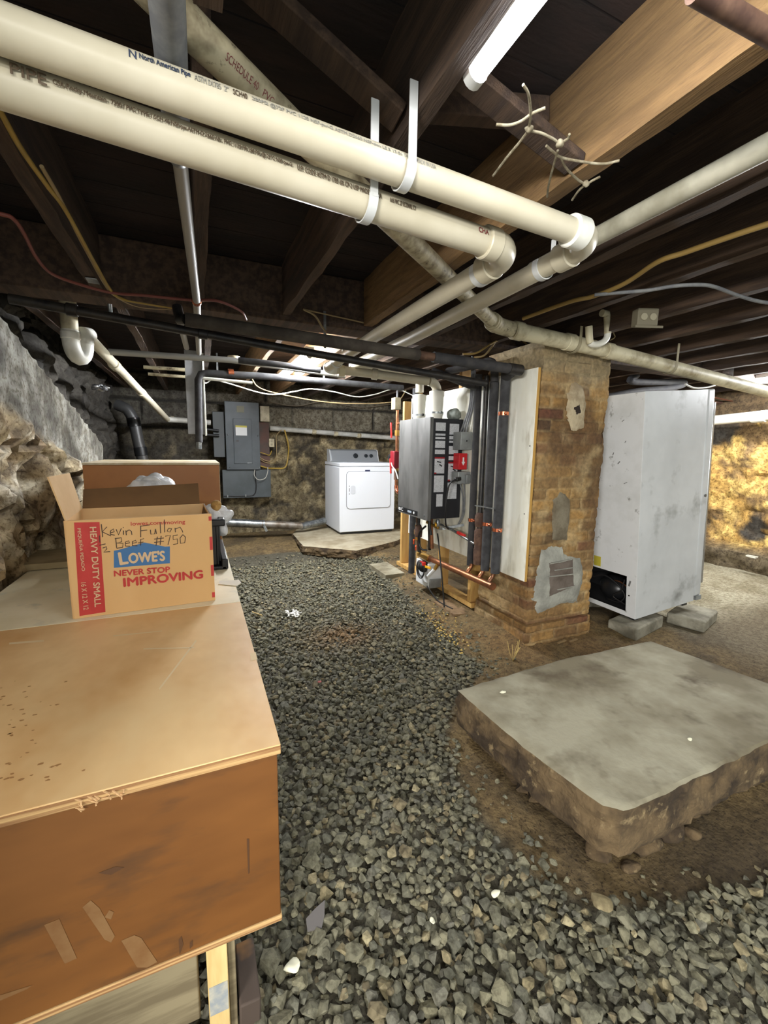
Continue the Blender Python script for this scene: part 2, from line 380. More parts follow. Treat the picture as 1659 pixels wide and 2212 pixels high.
# ------------------------------------------------------------------ loose stone on the floor
def hulls(n):
    out = []
    for _ in range(n):
        bm = bmesh.new()
        for _ in range(15):
            d = rng.normal(size=3); d /= np.linalg.norm(d); d *= rng.uniform(.8, 1.05)
            bm.verts.new((d[0], d[1]*rng.uniform(.62, .95), d[2]*rng.uniform(.42, .66)))
        r = bmesh.ops.convex_hull(bm, input=bm.verts)
        bmesh.ops.delete(bm, geom=[e for e in r['geom_interior'] if isinstance(e, bmesh.types.BMVert)], context='VERTS')
        bmesh.ops.triangulate(bm, faces=bm.faces)
        bm.verts.index_update()
        out.append((np.array([v.co[:] for v in bm.verts]), np.array([[v.index for v in f.verts] for f in bm.faces])))
        bm.free()
    return out
def build_gravel():
    H = hulls(24); V = []; Fa = []; C = []; base = 0
    tones = np.array([L3(c) for c in ((112, 109, 90), (102, 100, 84), (120, 116, 94), (93, 92, 79), (128, 118, 90), (114, 104, 80), (104, 102, 90), (150, 140, 110))])
    wts = np.array([.26, .24, .18, .13, .06, .05, .06, .02])
    for layer, (sp, zoff) in enumerate(((.0225, -.004), (.029, .010))):
        for y in np.arange(.28, 4.95, sp):
            e = gravel_edge(y)
            for x in np.arange(-.25 if y < 2.6 else -.1, min(e+.25, 3.0), sp):
                px = x+rng.uniform(-.5, .5)*sp; py = y+rng.uniform(-.5, .5)*sp
                d = px-e+.06*noise.noise(Vector((px*5, py*5, 1)))
                if y > 4.3: d = max(d, (py-4.55)*.6)
                if d > 0 and rng.random() > .5*math.exp(-d/.08)+.045: continue
                if d > -.05 and layer == 1 and rng.random() < .6: continue
                if 1.0 < px < 2.4 and .72 < py < 1.5: continue
                a = .0105*math.exp(rng.normal(0, .3))*(1.28 if py < 1.5 else 1.28-.2*min(1, (py-1.5)/1.5))
                a = min(a, .031)*(1 if d < 0 else .8)
                hv, hf = H[rng.integers(len(H))]
                yaw = rng.uniform(0, 6.28); tx, ty = rng.normal(0, .2, 2)
                cy, sy = math.cos(yaw), math.sin(yaw)
                R = np.array([[cy, -sy, 0], [sy, cy, 0], [0, 0, 1]])
                Rx = np.array([[1, 0, 0], [0, math.cos(tx), -math.sin(tx)], [0, math.sin(tx), math.cos(tx)]])
                Ry = np.array([[math.cos(ty), 0, math.sin(ty)], [0, 1, 0], [-math.sin(ty), 0, math.cos(ty)]])
                P = (hv*a*1.18) @ (R @ Rx @ Ry).T + np.array([px, py, ground(px, py)+a*.35+zoff+rng.uniform(-.003, .006)])
                V.append(P); Fa.append(hf+base); base += len(hv)
                c = tones[rng.choice(len(tones), p=wts)]*rng.uniform(1.04, 1.38)
                st = math.exp(-((px-.86)**2/.05+(py-2.62)**2/.03))          # rusty patch and fallen plaster by the crate
                c = c*(1-.6*st)+np.array(L3((150, 108, 60)))*.6*st
                C.append(np.repeat(np.append(c, 1)[None], len(hv), 0))
    V = np.concatenate(V); Fa = np.concatenate(Fa); C = np.concatenate(C)
    me = bpy.data.meshes.new('gravel'); me.vertices.add(len(V)); me.vertices.foreach_set('co', V.ravel())
    me.loops.add(Fa.size); me.loops.foreach_set('vertex_index', Fa.ravel().astype(np.int32))
    me.polygons.add(len(Fa)); me.polygons.foreach_set('loop_start', np.arange(0, Fa.size, 3, dtype=np.int32))
    a = me.color_attributes.new('col', 'FLOAT_COLOR', 'POINT'); a.data.foreach_set('color', C.astype(np.float32).ravel())
    me.materials.append(mat('trap_rock', (0, 0, 0), .8, attr='col', c2=(170, 168, 160), scale=60, thr=(.4, .65)))
    me.update(calc_edges=True); me.validate(); me.shade_flat()
    o = bpy.data.objects.new('gravel', me); COL.objects.link(o); o['kind'] = 'stuff'
    tag(o, 'loose dark grey crushed stone covering the path through the basement', 'gravel')
    print('gravel stones', len(C), len(V))
build_gravel()
# ------------------------------------------------------------------ fluorescent strips
def tube_lamp(label, a, b, power, group='fluorescent tube lights'):
    a = Vector(a); b = Vector(b); d = (b-a).normalized()
    t = thing('fluorescent_light', label, 'light', a, group)
    up = Vector((0, 0, 1))
    MB().bar(a+up*.045, b+up*.045, .07, .035).build('housing', WHITE_METAL, t, bevel=.004)
    MB().tube([a+d*.012, b-d*.012], .019, 14).build('glowing_tube', mat('lamp_glow_%d' % power, (250, 252, 255), .5, emit=power), t)
    MB().cyl(a, a+d*.02, .021, 14).add([], []).build('end_cap', WHITE_METAL, t)
    MB().cyl(b-d*.02, b, .021, 14).build('end_cap', WHITE_METAL, t)
    return t
tube_lamp('bright white fluorescent tube under the joists nearest the camera, at the pale beam', (.505, .775, 1.96), (.505, -.45, 1.96), TUBE_POWER_NEAR)
tube_lamp('glowing fluorescent tube far back above the dryer aisle, behind the dark pipes', (.80, 3.25, 1.945), (.80, 4.45, 1.945), TUBE_POWER_FAR)
tube_lamp('glowing fluorescent tube at the right edge above the freezer', (4.78, 2.56, 1.93), (4.70, 1.36, 1.93), TUBE_POWER_RIGHT)
# unseen fill lamp added behind the freezer to brighten the yellow wall
area_lamp('fill_lamp', (4.3, 3.6, 1.9), (0, 0, 0), .12, 1.2, 30, (1, .96, .86))

# ------------------------------------------------------------------ plywood crate and what carries it
PLY_TOP = mat('worn_ply_top', (236, 200, 146), .42, c2=(204, 156, 98), scale=3.2, stretch=(1.2, .8, 1), thr=(.35, .7), c3=(226, 196, 146), s3=2.3, t3=(.5, .75), bump=.05, bscale=30)
PLY_PALE = mat('dusty_ply_top', (244, 234, 206), .6, c2=(228, 214, 176), scale=3, thr=(.4, .7), c3=(220, 214, 190), s3=9, t3=(.58, .7))
PLY_FRONT = mat('brown_ply', (124, 80, 38), .42, c2=(102, 64, 30), scale=3, stretch=(.6, 1, 2), thr=(.35, .7), c3=(86, 58, 34), s3=9, t3=(.52, .72))
PLY_EDGE = mat('ply_edge', (196, 160, 108), .8, c2=(140, 100, 62), scale=14, stretch=(.15, .15, 12), thr=(.42, .58))
SCUFF = mat('pale_scuff', (124, 92, 56), .6, c2=(112, 76, 40), scale=14)
STAIN = mat('dark_stain', (78, 50, 26), .6)
CZ0, CZ1, CX0, CX1, CY0, CY1, SEAM = .322, .716, -.69, .115, .752, 2.50, 1.56
t = thing('plywood_crate', 'big brown plywood crate with worn tan lid in the left foreground', 'crate', (-.29, 1.6, CZ0))
def slab_ply(x0, x1, y0, y1, z0, z1, name, face, fn=.0): return MB().box(x0, x1, y0, y1, z0, z1).build(name, face, t, bevel=.002)
fp = slab_ply(CX0, CX1, CY0, CY0+.016, CZ0+.014, CZ1-.021, 'front_panel', PLY_FRONT)
slab_ply(CX1-.016, CX1, CY0+.017, CY1, CZ0+.014, CZ1-.021, 'side_panel', PLY_FRONT)
slab_ply(CX0, CX0+.016, CY0+.017, CY1, CZ0+.014, CZ1-.021, 'side_panel', PLY_FRONT)
slab_ply(CX0+.017, CX1-.017, CY1-.016, CY1, CZ0+.014, CZ1-.021, 'back_panel', PLY_FRONT)
mb = MB().box(CX0, CX1+.002, CY0-.002, CY1, CZ0, CZ0+.013); mb.build('bottom_panel', PLY_EDGE, t, bevel=.002)
def lid(y0, y1, m, name):
    mb = MB(); xs = np.linspace(CX0-.01, CX1+.006, 60); top = CZ1-.001
    l = MB().box(CX0-.01, CX1+.006, y0, y1, CZ1-.020, top-.002); l.build(name+'_edge' if False else 'lid_core', PLY_EDGE, t, bevel=.0015)
    MB().box(CX0-.010, CX1+.0055, y0+.0005, y1-.0005, top-.0018, CZ1).build(name, m, t, bevel=.0005)
lid(CY0-.006, SEAM-.002, PLY_TOP, 'lid'); lid(SEAM, CY1, PLY_PALE, 'rear_lid')
# splinters along the broken front edge, scuffs, drips and spots: worn into the crate's own surface
SPL = mat('raw_splinter', (206, 168, 122), .9)
for k in range(22):
    x = -.205+.07*rng.random(); z = CZ1-.002-.020*rng.random()
    MB().bar((x, CY0-.004, z), (x+rng.normal(.006, .006), CY0-.008-.006*rng.random(), z+rng.normal(0, .003)-.003), .0022, .0016).build('splinter', SPL, t, smooth=False)
def patch(pts, name, m):
    """one thin mark on the front panel"""
    MB().add([at(u, v, y=CY0-.0006) for u, v in pts], [tuple(range(len(pts)))]).build(name, m, t)
for pts in ([(178, 1960), (196, 1945), (215, 1962), (248, 2022), (240, 2036), (226, 2030)], [(236, 1966), (246, 1970), (240, 1986), (226, 1982)], [(262, 2032), (290, 2020), (305, 2026), (340, 2078), (318, 2090), (296, 2090)],
            [(95, 1998), (128, 1985), (166, 2070), (140, 2082)], [(0, 2150), (70, 2128), (60, 2136), (0, 2162)]): patch(pts, 'scuff', SCUFF)
for pts in ([(212, 1886), (250, 1872), (268, 1874), (240, 1890)], [(533, 1812), (538, 1812), (539, 1886), (536, 1888)], [(386, 2030), (392, 2022), (396, 2040), (388, 2062)], [(410, 2036), (416, 2030), (416, 2044), (410, 2050)]): patch(pts, 'drip_stain', STAIN)
for k in range(46):
    u = abs(rng.normal(0, 75)); v = rng.uniform(1465, 1690); c = at(u, v, z=CZ1+.0005); r = rng.uniform(.001, .0038); n = 8
    rr = [r*rng.uniform(.6, 1.2) for _ in range(n)]
    MB().add([c+Vector((1.5*rr[i]*math.cos(2*PI*i/n), rr[i]*math.sin(2*PI*i/n), 0)) for i in range(n)], [tuple(range(n))]).build('spot_stain', mat('lid_spots', (166, 122, 74), .6), t)
for pts in (((345, 1490), (425, 1385), (423, 1382), (343, 1487)), ((245, 1372), (350, 1362), (350, 1364), (245, 1375)), ((310, 1400), (420, 1398), (420, 1400), (310, 1403)), ((20, 1388), (95, 1382), (95, 1386), (20, 1392)), ((540, 1412), (552, 1408), (556, 1424), (542, 1428))):
    MB().add([at(u, v, z=CZ1+.0004) for u, v in pts], [(0, 1, 2, 3)]).build('scratch', mat('lid_scratch', (228, 204, 162), .7), t)

t = thing('wooden_pallet', 'rough timber trestle carrying the plywood crate, one pale leg at the front', 'pallet', (-.29, 1.5, 0))
MB().box(-.028, .012, .80, .84, .0, CZ0-.002).build('leg', PALE_PINE, t, bevel=.002)
MB().box(.0125, .028, .812, .87, .0, CZ0-.002).build('leg', GREY_WOOD, t, bevel=.002)
MB().box(-.54, -.045, .81, .85, .09, CZ0-.002).build('stringer', GREY_WOOD, t, bevel=.003)
MB().box(-.54, .04, 1.6, 1.64, .09, CZ0-.002).build('stringer', GREY_WOOD, t, bevel=.003)
MB().box(-.54, .04, 2.40, 2.44, .09, CZ0-.002).build('stringer', GREY_WOOD, t, bevel=.003)
for x in (-.53, -.33):
    MB().box(x, x+.09, .80, .86, .0, .089).build('leg', GREY_WOOD, t, bevel=.002)
for x in (-.53, -.06):
    for y in (1.58, 2.38): MB().box(x, x+.09, y, y+.06, .0, .089).build('leg', GREY_WOOD, t, bevel=.002)
MB().box(-.026, .010, .7985, .80, .10, .17).build('worn_sticker', mat('silvery_sticker', (150, 156, 160), .5, c2=(196, 190, 170), scale=20), t)
t = tag(MB().box(.032, .075, .80, .93, .002, .085).wobble(.003, 20).build('timber_block', mat('burnt_block', (74, 62, 54), .8, c2=(140, 104, 66), scale=5, thr=(.5, .6)), None, bevel=.004), 'short dark brown timber block on the stones beside the pale crate leg', 'block')

BROWN_BOX_Y = 2.58
t = thing('plywood_box', 'tall brown plywood box with pale top edge behind the cardboard box', 'crate', (-.21, 2.85, 0))
MB().box(-.53, .112, BROWN_BOX_Y, BROWN_BOX_Y+.016, .30, 1.165).build('front_panel', mat('light_brown_ply', (176, 116, 58), .5, c2=(160, 102, 50), scale=3), t, bevel=.002)
MB().box(-.53, -.514, BROWN_BOX_Y+.017, 3.14, .30, 1.165).build('side_panel', PLY_FRONT, t, bevel=.002)
MB().box(.098, .114, BROWN_BOX_Y+.017, 3.14, .30, 1.165).build('side_panel', PLY_PALE, t, bevel=.002)
MB().box(-.513, .097, 3.12, 3.14, .30, 1.165).build('back_panel', PLY_FRONT, t)
MB().box(-.532, .116, BROWN_BOX_Y-.002, 3.15, 1.166, 1.177).build('lid', mat('pale_lid_edge', (228, 214, 186), .7, c2=(200, 180, 140), scale=10), t, bevel=.002)
for x in (-.5, .04):
    for y in (2.6, 3.06): MB().box(x, x+.05, y, y+.05, 0, .299).build('leg', GREY_WOOD, t)
b0 = at(95, 1217, z=CZ1+.03)
tag(MB().box(-.74, -.36, 2.27, 2.57, CZ1+.004, CZ1+.032).build('plywood_board', mat('grey_board', (176, 160, 124), .7, c2=(150, 134, 100), scale=5), None, bevel=.002), 'loose grey plywood board lying on the back of the crate against the rock', 'board')

# ------------------------------------------------------------------ cardboard moving box
CARD = mat('cardboard', (228, 186, 130), .75, c2=(220, 176, 118), scale=3, stretch=(1, 1, .4))
CARD_IN = mat('cardboard_inside', (220, 184, 134), .8, c2=(210, 172, 122), scale=4)
CARD_SHADE = mat('cardboard_shaded', (122, 90, 56), .8, c2=(110, 80, 50), scale=4)  # shade put into the colour for flaps turned away from the light
PRINT_RED = mat('box_red', (200, 62, 58), .6, c2=(190, 54, 50), scale=20)
PRINT_BLUE = mat('box_blue', (66, 116, 168), .6)
PRINT_CARD = mat('box_letter_card', (220, 190, 150), .7)
MARKER = mat('marker_black', (78, 62, 54), .6)
A = at(160, 1338, z=CZ1); Bp = at(465, 1297, z=CZ1); ex = (Bp-A).normalized(); ey = Vector((-ex.y, ex.x, 0)); W = (Bp-A).length; D, HB = .30, .317
A.z = Bp.z = CZ1+.001
def bx(x, d, z): return A + ex*x + ey*d + Vector((0, 0, z))
t = thing('cardboard_box', 'open cardboard moving box with red and blue printing on the crate lid', 'box', A+ex*W/2+ey*D/2)
def wall4(p, q, r_, s_, thick, name, m):
    n = (Vector(q)-Vector(p)).cross(Vector(s_)-Vector(p)).normalized()*thick
    P = [Vector(a) for a in (p, q, r_, s_)]
    return MB().add(P+[a+n for a in P], [(3, 2, 1, 0), (4, 5, 6, 7), (0, 1, 5, 4), (1, 2, 6, 5), (2, 3, 7, 6), (3, 0, 4, 7)]).build(name, m, t, smooth=False)
T = .004
front = wall4(bx(0, T, 0), bx(0, T, HB), bx(W, T, HB), bx(W, T, 0), -T, 'front_panel', CARD)
wall4(bx(0, D-T, 0), bx(0, D-T, HB), bx(W, D-T, HB), bx(W, D-T, 0), T, 'back_panel', CARD_IN)
wall4(bx(0, T, 0), bx(0, D-T, 0), bx(0, D-T, HB), bx(0, T, HB), -T, 'side_panel', CARD)
wall4(bx(W-T, T, 0), bx(W-T, D-T, 0), bx(W-T, D-T, HB), bx(W-T, T, HB), -T, 'side_panel', CARD)
wall4(bx(T, T, 0.001), bx(W-T, T, 0.001), bx(W-T, D-T, 0.001), bx(T, D-T, 0.001), .004, 'bottom_panel', CARD_IN)
# flaps
wall4(bx(.002, D, HB), bx(W-.02, D, HB), bx(W-.018, D+.085, HB+.075), bx(-.002, D+.075, HB+.062), .004, 'flap', CARD_SHADE)
wall4(bx(0, .002, HB), bx(0, D*.93, HB), bx(-.026, D*.9, HB+.132), bx(-.034, .004, HB+.136), .004, 'flap', CARD_IN)
wall4(bx(W-.002, .01, HB), bx(W-.002, D-.01, HB), bx(W-.03, D-.03, HB-.12), bx(W-.03, .03, HB-.12), .004, 'flap', CARD_SHADE)
wall4(bx(.006, .006, HB), bx(W-.006, .006, HB), bx(W-.03, .02, HB-.13), bx(.03, .02, HB-.13), .004, 'flap', CARD_IN)
def face(x, z, o=.0008): return bx(x, -o, z)
sx, sz = W, HB                                    # prints: u across the front, w up
def fpix(u, v):                                   # photo point on the front panel -> (x, z) on the panel
    d = at(u, v, y=0.0001) - CAM; n = ey; k = (A-CAM).dot(n)/d.dot(n); P = CAM+d*k; return (P-A).dot(ex), P.z-A.z
def flat(mb, pts, o=.0006): mb.add([face(x, z, o) for x, z in pts], [tuple(range(len(pts)))])
mb = MB(); flat(mb, [fpix(*p) for p in ((172, 1331), (228, 1322), (215, 1127), (160, 1129))]); 
for a, b in ((1115, 1124), (1159, 1187), (1220, 1244), (1279, 1290)):
    x1 = W-.0005; x0 = W-.010; z0 = fpix(462, b)[1]; z1 = fpix(462, a)[1]; m1 = MB(); flat(m1, [(x0, z0), (x1, z0), (x1, z1), (x0, z1)]); m1.build('red_dash', PRINT_RED, front)
mb.build('red_print', PRINT_RED, front)
def ltr(body, p0, p1, hpx_top, name, m, thick=.0, o=.0012, vertical=False):
    """lettering from photo point p0 (start of base line) to p1 (end of base line), cap height reaching hpx_top"""
    a = Vector(fpix(*p0)); b = Vector(fpix(*p1)); c = Vector(fpix(*hpx_top)); d = (b-a); L = d.length; d /= L; n = Vector((-d.y, d.x)); h = abs((c-a).dot(n))
    mb = MB(); letter(mb, body, lambda x, y, k: face(a.x+d.x*x+n.x*y, a.y+d.y*x+n.y*y, o+k*.00025), width=L, height=h, thick=thick)
    return mb.build(name, m, front, smooth=False)
ltr('HEAVY DUTY SMALL', (194, 1139), (205, 1311), (208, 1139), 'printed_words', PRINT_CARD, .03)
ltr('PEQUEÑA PESADO', (166, 1141), (176, 1234), (176, 1141), 'printed_words', PRINT_CARD, .01)
ltr('16 X 12 X 12', (175, 1259), (181, 1317), (186, 1259), 'printed_words', PRINT_CARD, .01)
mb = MB(); flat(mb, [fpix(*p) for p in ((246, 1226), (367, 1217), (367, 1180), (357, 1181), (312, 1172), (256, 1188), (246, 1190))]); mb.build('blue_print', PRINT_BLUE, front)
ltr('L', (260, 1219), (277, 1217), (260, 1194), 'printed_words', PRINT_CARD, .05)
ltr('OWE\'S', (279, 1217), (356, 1210), (279, 1195), 'printed_words', PRINT_CARD, .05)
ltr('NEVER STOP', (247, 1245), (367, 1235), (247, 1232), 'printed_words', PRINT_RED, .05)
ltr('IMPROVING', (268, 1267), (438, 1248), (268, 1249), 'printed_words', PRINT_RED, .06)
ltr('lowes.com/moving', (283, 1138), (400, 1133), (283, 1127), 'printed_words', PRINT_RED, .01)
mb = MB()
def pen(*pts):
    P = [fpix(*p) for p in pts]
    mb.tube([face(x, z, .0012) for x, z in P], .0013, 6)
pen((219, 1132), (222, 1160)); pen((231, 1138), (221, 1149), (240, 1158)); pen((238, 1151), (247, 1148), (245, 1143), (239, 1146), (238, 1154), (248, 1156)); pen((251, 1143), (256, 1155), (262, 1141)); pen((267, 1146), (267, 1155)); pen((266, 1139), (267, 1140))
pen((272, 1146), (273, 1156)); pen((273, 1149), (279, 1144), (284, 1148), (285, 1155))
pen((304, 1136), (304, 1160)); pen((303, 1137), (324, 1133)); pen((304, 1147), (318, 1145)); pen((325, 1144), (326, 1154), (334, 1153), (336, 1143)); pen((336, 1143), (338, 1153)); pen((346, 1127), (347, 1151)); pen((355, 1122), (356, 1150))
pen((364, 1141), (361, 1147), (367, 1149), (371, 1142), (365, 1141)); pen((378, 1140), (379, 1150)); pen((379, 1143), (389, 1138), (394, 1147), (395, 1150))
pen((250, 1162), (252, 1183)); pen((248, 1163), (262, 1162), (263, 1170), (252, 1173), (266, 1174), (265, 1182), (252, 1184)); pen((271, 1175), (280, 1172), (278, 1168), (271, 1171), (271, 1179), (281, 1180)); pen((286, 1174), (295, 1172), (293, 1167), (286, 1170), (286, 1178), (297, 1179))
pen((311, 1163), (304, 1165), (304, 1178)); pen((298, 1173), (310, 1171)); pen((340, 1159), (337, 1178)); pen((348, 1157), (346, 1177)); pen((333, 1165), (354, 1162)); pen((333, 1172), (354, 1169))
pen((357, 1158), (368, 1156), (363, 1177)); pen((384, 1155), (374, 1157), (374, 1165), (383, 1164), (384, 1174), (374, 1176)); pen((395, 1155), (389, 1162), (390, 1174), (399, 1172), (401, 1160), (395, 1155))
pen((215, 1156), (216, 1172)); pen((215, 1178), (228, 1175)); pen((222, 1184), (230, 1181), (231, 1186), (224, 1193), (238, 1191))
mb.build('handwriting', MARKER, front)

# black tote with a white bag behind the box
t = thing('plastic_tote', 'black plastic storage tote behind the cardboard box on the crate', 'tote', (-.12, 2.2, CZ1))
tx0, tx1, ty0, ty1 = -.34, .085, 2.02, 2.52
def tote_ring(z, g, x0=tx0, x1=tx1, y0=ty0, y1=ty1): return [(x0-g, y0-g, z), (x1+g, y0-g, z), (x1+g, y1+g, z), (x0-g, y1+g, z)]
MB().box(tx0+.02, tx1-.02, ty0+.02, ty1-.07, CZ1+.02, CZ1+.025).box(tx0+.01, tx0+.02, ty0+.01, ty1-.07, CZ1+.02, CZ1+.215).box(tx1-.022, tx1-.012, ty0+.01, ty1-.07, CZ1+.02, CZ1+.215).box(tx0+.02, tx1-.022, ty0+.01, ty0+.02, CZ1+.02, CZ1+.215).box(tx0+.02, tx1-.022, ty1-.08, ty1-.07, CZ1+.02, CZ1+.215).build('body', BLACK, t, bevel=.004)
rm = MB()
for k in range(9): rm.box(tx1-.012, tx1-.004, ty0+.03+.045*k, ty0+.038+.045*k, CZ1+.03, CZ1+.2)
rm.build('rib', BLACK, t, bevel=.002)
mb = MB().box(tx0-.01, tx1+.018, ty0-.012, ty0+.012, CZ1+.20, CZ1+.232).box(tx0-.01, tx1+.018, ty1-.085, ty1-.06, CZ1+.20, CZ1+.232).box(tx0-.01, tx0+.012, ty0, ty1-.07, CZ1+.20, CZ1+.232).box(tx1-.012, tx1+.018, ty0, ty1-.07, CZ1+.20, CZ1+.232)
mb.build('rim', BLACK, t, bevel=.006)
MB().box(tx0-.012, tx1+.02, ty0-.012, ty1-.06, CZ1+.001, CZ1+.018).box(tx1-.004, tx1+.024, ty0-.012, ty1-.06, CZ1+.001, CZ1+.05).build('stacked_lid', BLACK, t, bevel=.005)
BAG = mat('white_plastic_bag', (232, 232, 234), .35, c2=(214, 216, 220), scale=8)
def crumpled(c, rx, ry, rz, seed, amp=.22):
    mb = MB().sphere(c, 1, 56, 36, (rx, ry, rz)); c = Vector(c)
    for p in mb.v:
        d = p-c; q = d*14+Vector((seed, 0, 0)); n = noise.voronoi(q)[0]; k = noise.noise(d*22+Vector((0, seed, 0)))
        p += d*(amp*((n[1]-n[0])*1.3-.45+.5*k))
    return mb
bg_ = at(330, 1034, y=2.26)
tag(crumpled((bg_.x, 2.26, .985), .125, .12, .155, 1, .10).build('plastic_bag', BAG, None, smooth=False), 'white plastic bag bulging above the open cardboard box', 'bag')
c = at(470, 1108, y=2.13)
tag(crumpled((c.x-.01, 2.13, c.z-.03), .082, .06, .07, 4, .55).build('plastic_bag', BAG, None, smooth=False), 'crumpled white plastic bag with a torn corner at the right side of the cardboard box', 'bag')
c = at(467, 1092, y=2.10)
tag(MB().sphere(c, .022, 18, 12, (1, 1, 1.2)).wobble(.004, 40).build('bread_roll', mat('bread', (196, 156, 92), .8, c2=(160, 118, 62), scale=40)), 'small tan lump peeking out of the crumpled white bag', 'food')
p = [at(472, 1262, z=CZ1+.002), at(512, 1266, z=CZ1+.002), at(521, 1259, z=CZ1+.0), at(516, 1253, z=CZ1+.001), at(474, 1256, z=CZ1+.002)]
tag(MB().add(p+[q+Vector((0, 0, .0015)) for q in p], [(4, 3, 2, 1, 0), (5, 6, 7, 8, 9)]+[(i, (i+1) % 5, 5+(i+1) % 5, 5+i) for i in range(5)]).build('paper_scrap', mat('tissue', (226, 220, 206), .8), smooth=False), 'white scrap of paper hanging over the crate edge right of the cardboard box', 'paper')

# ------------------------------------------------------------------ concrete pads
def rough_slab(name, label, poly, z_top, z_bot, m_top, m_side, inset=.02, step=.02, dome=.0, cat='slab'):
    P = [Vector((a, b, 0)) for a, b in poly]; ring = []
    for a, b in zip(P, P[1:]+P[:1]):
        n = max(2, int((b-a).length/step))
        ring += [a+(b-a)*(i/n) for i in range(n)]
    c = sum(P, Vector())/len(P); n = len(ring)
    root = thing(name, label, cat, (c.x, c.y, 0))
    # top: radial grid
    mb = MB(); K = 26
    for k in range(K+1):
        f = k/K
        for p in ring:
            q = c+(p-c)*f; e = .0 if f < .999 else 1
            nz = fbm(q*6)*.004; 
            mb.v.append(Vector((q.x, q.y, z_top+nz - (.008 if f > .985 else 0))) + (Vector((noise.noise(q*18), noise.noise(q*18+Vector((7, 0, 0))), 0))*.007 if f > .97 else Vector()))
    edge = [v.copy() for v in mb.v[-n:]]
    mb.f = [(k*n+i, k*n+(i+1) % n, (k+1)*n+(i+1) % n, (k+1)*n+i) for k in range(K) for i in range(n)]
    mb.build('top_face', m_top, root)
    sb = MB(); R = 12
    for r in range(R+1):
        f = r/R
        for i, p in enumerate(edge):
            d = (p-c); d.z = 0; d.normalize(); q = Vector((p.x*3, p.y*3, f*1.2))
            push = (.012*math.sin(f*PI*.9)*(.6+fbm(q*2.2)) + .014*fbm(q*5) + .008*fbm(q*14, 3) - .07*sstep(.62, 1, f)*(1 if fbm(q*.7) > -.2 else .35)) if r else 0
            sb.v.append(Vector((p.x, p.y, p.z+(z_bot-p.z)*f)) + d*push)
    sb.f = [(r*n+i, (r+1)*n+i, (r+1)*n+(i+1) % n, r*n+(i+1) % n)[::-1] for r in range(R) for i in range(n)]
    sb.build('broken_side', m_side, root)
    return root
CONC = mat('old_concrete', (158, 153, 132), .85, c2=(116, 108, 86), scale=2.6, thr=(.40, .62), c3=(90, 80, 60), s3=4.2, t3=(.54, .70), bump=.25, bscale=60)
CONC_SIDE = mat('earthy_concrete_side', (104, 86, 60), .95, c2=(58, 46, 32), scale=7, thr=(.4, .62), c3=(136, 118, 86), s3=16, t3=(.6, .7), bump=.9, bscale=40)
P = [at(990, 1488, z=.22), at(1130, 1610, z=.22), at(1240, 1690, z=.22), at(1300, 1735, z=.22), at(1350, 1748, z=.22), at(1420, 1720, z=.22), at(1659, 1602, z=.22), Vector((2.45, .74, 0)), Vector((2.40, 1.0, 0)), at(1405, 1382, z=.22), at(1200, 1425, z=.22)]
rough_slab('concrete_pad', 'large raised concrete pad with crumbling dirt sides in the right foreground', [(p.x, p.y) for p in P], .22, -.01, CONC, CONC_SIDE, cat='concrete slab')
P = [at(655, 1178, z=.15), at(770, 1188, z=.15), at(852, 1168, z=.15), Vector((2.6, 5.0, 0)), Vector((2.6, 5.90, 0)), Vector((1.25, 5.90, 0)), at(632, 1152, z=.15)]
rough_slab('concrete_pad', 'low concrete pad under the white dryer at the back wall', [(p.x, p.y) for p in P], .15, .0, mat('pale_concrete', (176, 166, 142), .85, c2=(146, 134, 108), scale=4, bump=.2, bscale=50), CONC_SIDE, cat='concrete slab')
# stones broken away at the corner of the near pad
for k, (u, v, s) in enumerate(((1290, 1830, .05), (1395, 1815, .055), (1440, 1790, .06), (1475, 1745, .05), (1500, 1800, .03), (1360, 1870, .03))):
    p = at(u, v, z=.01)
    tag(MB().sphere((p.x, p.y, .012), s, 14, 9, (1.1, .8, .55)).wobble(.02, 14).build('stone', CONC_SIDE), 'earthy stone broken away below the corner of the large concrete pad', 'stone', 'stones below the pad corner')
# ------------------------------------------------------------------ brick chimney
def brick_mat(name, bump=.9):
    m = bpy.data.materials.new(name); m.use_nodes = True; nt = m.node_tree; N = nt.nodes; L = nt.links; b = N['Principled BSDF']; b.inputs['Roughness'].default_value = .9
    a = N.new('ShaderNodeAttribute'); a.attribute_name = 'col'
    tc = N.new('ShaderNodeTexCoord'); n = N.new('ShaderNodeTexNoise'); n.inputs['Scale'].default_value = 45; n.inputs['Detail'].default_value = 6; L.new(tc.outputs['Object'], n.inputs['Vector'])
    r = N.new('ShaderNodeMapRange'); r.inputs['From Min'].default_value = .35; r.inputs['From Max'].default_value = .65; r.inputs['To Min'].default_value = .72; r.inputs['To Max'].default_value = 1.1; L.new(n.outputs['Fac'], r.inputs['Value'])
    mx = N.new('ShaderNodeVectorMath'); mx.operation = 'SCALE'; L.new(a.outputs['Color'], mx.inputs[0]); L.new(r.outputs['Result'], mx.inputs['Scale']); L.new(mx.outputs['Vector'], b.inputs['Base Color'])
    bp = N.new('ShaderNodeBump'); bp.inputs['Strength'].default_value = bump; bp.inputs['Distance'].default_value = .006; L.new(n.outputs['Fac'], bp.inputs['Height']); L.new(bp.outputs['Normal'], b.inputs['Normal'])
    return m
BRICK = brick_mat('old_brick')
CHX0, CHX1, CHY0, CHY1 = 1.90, 2.455, 2.03, 2.56
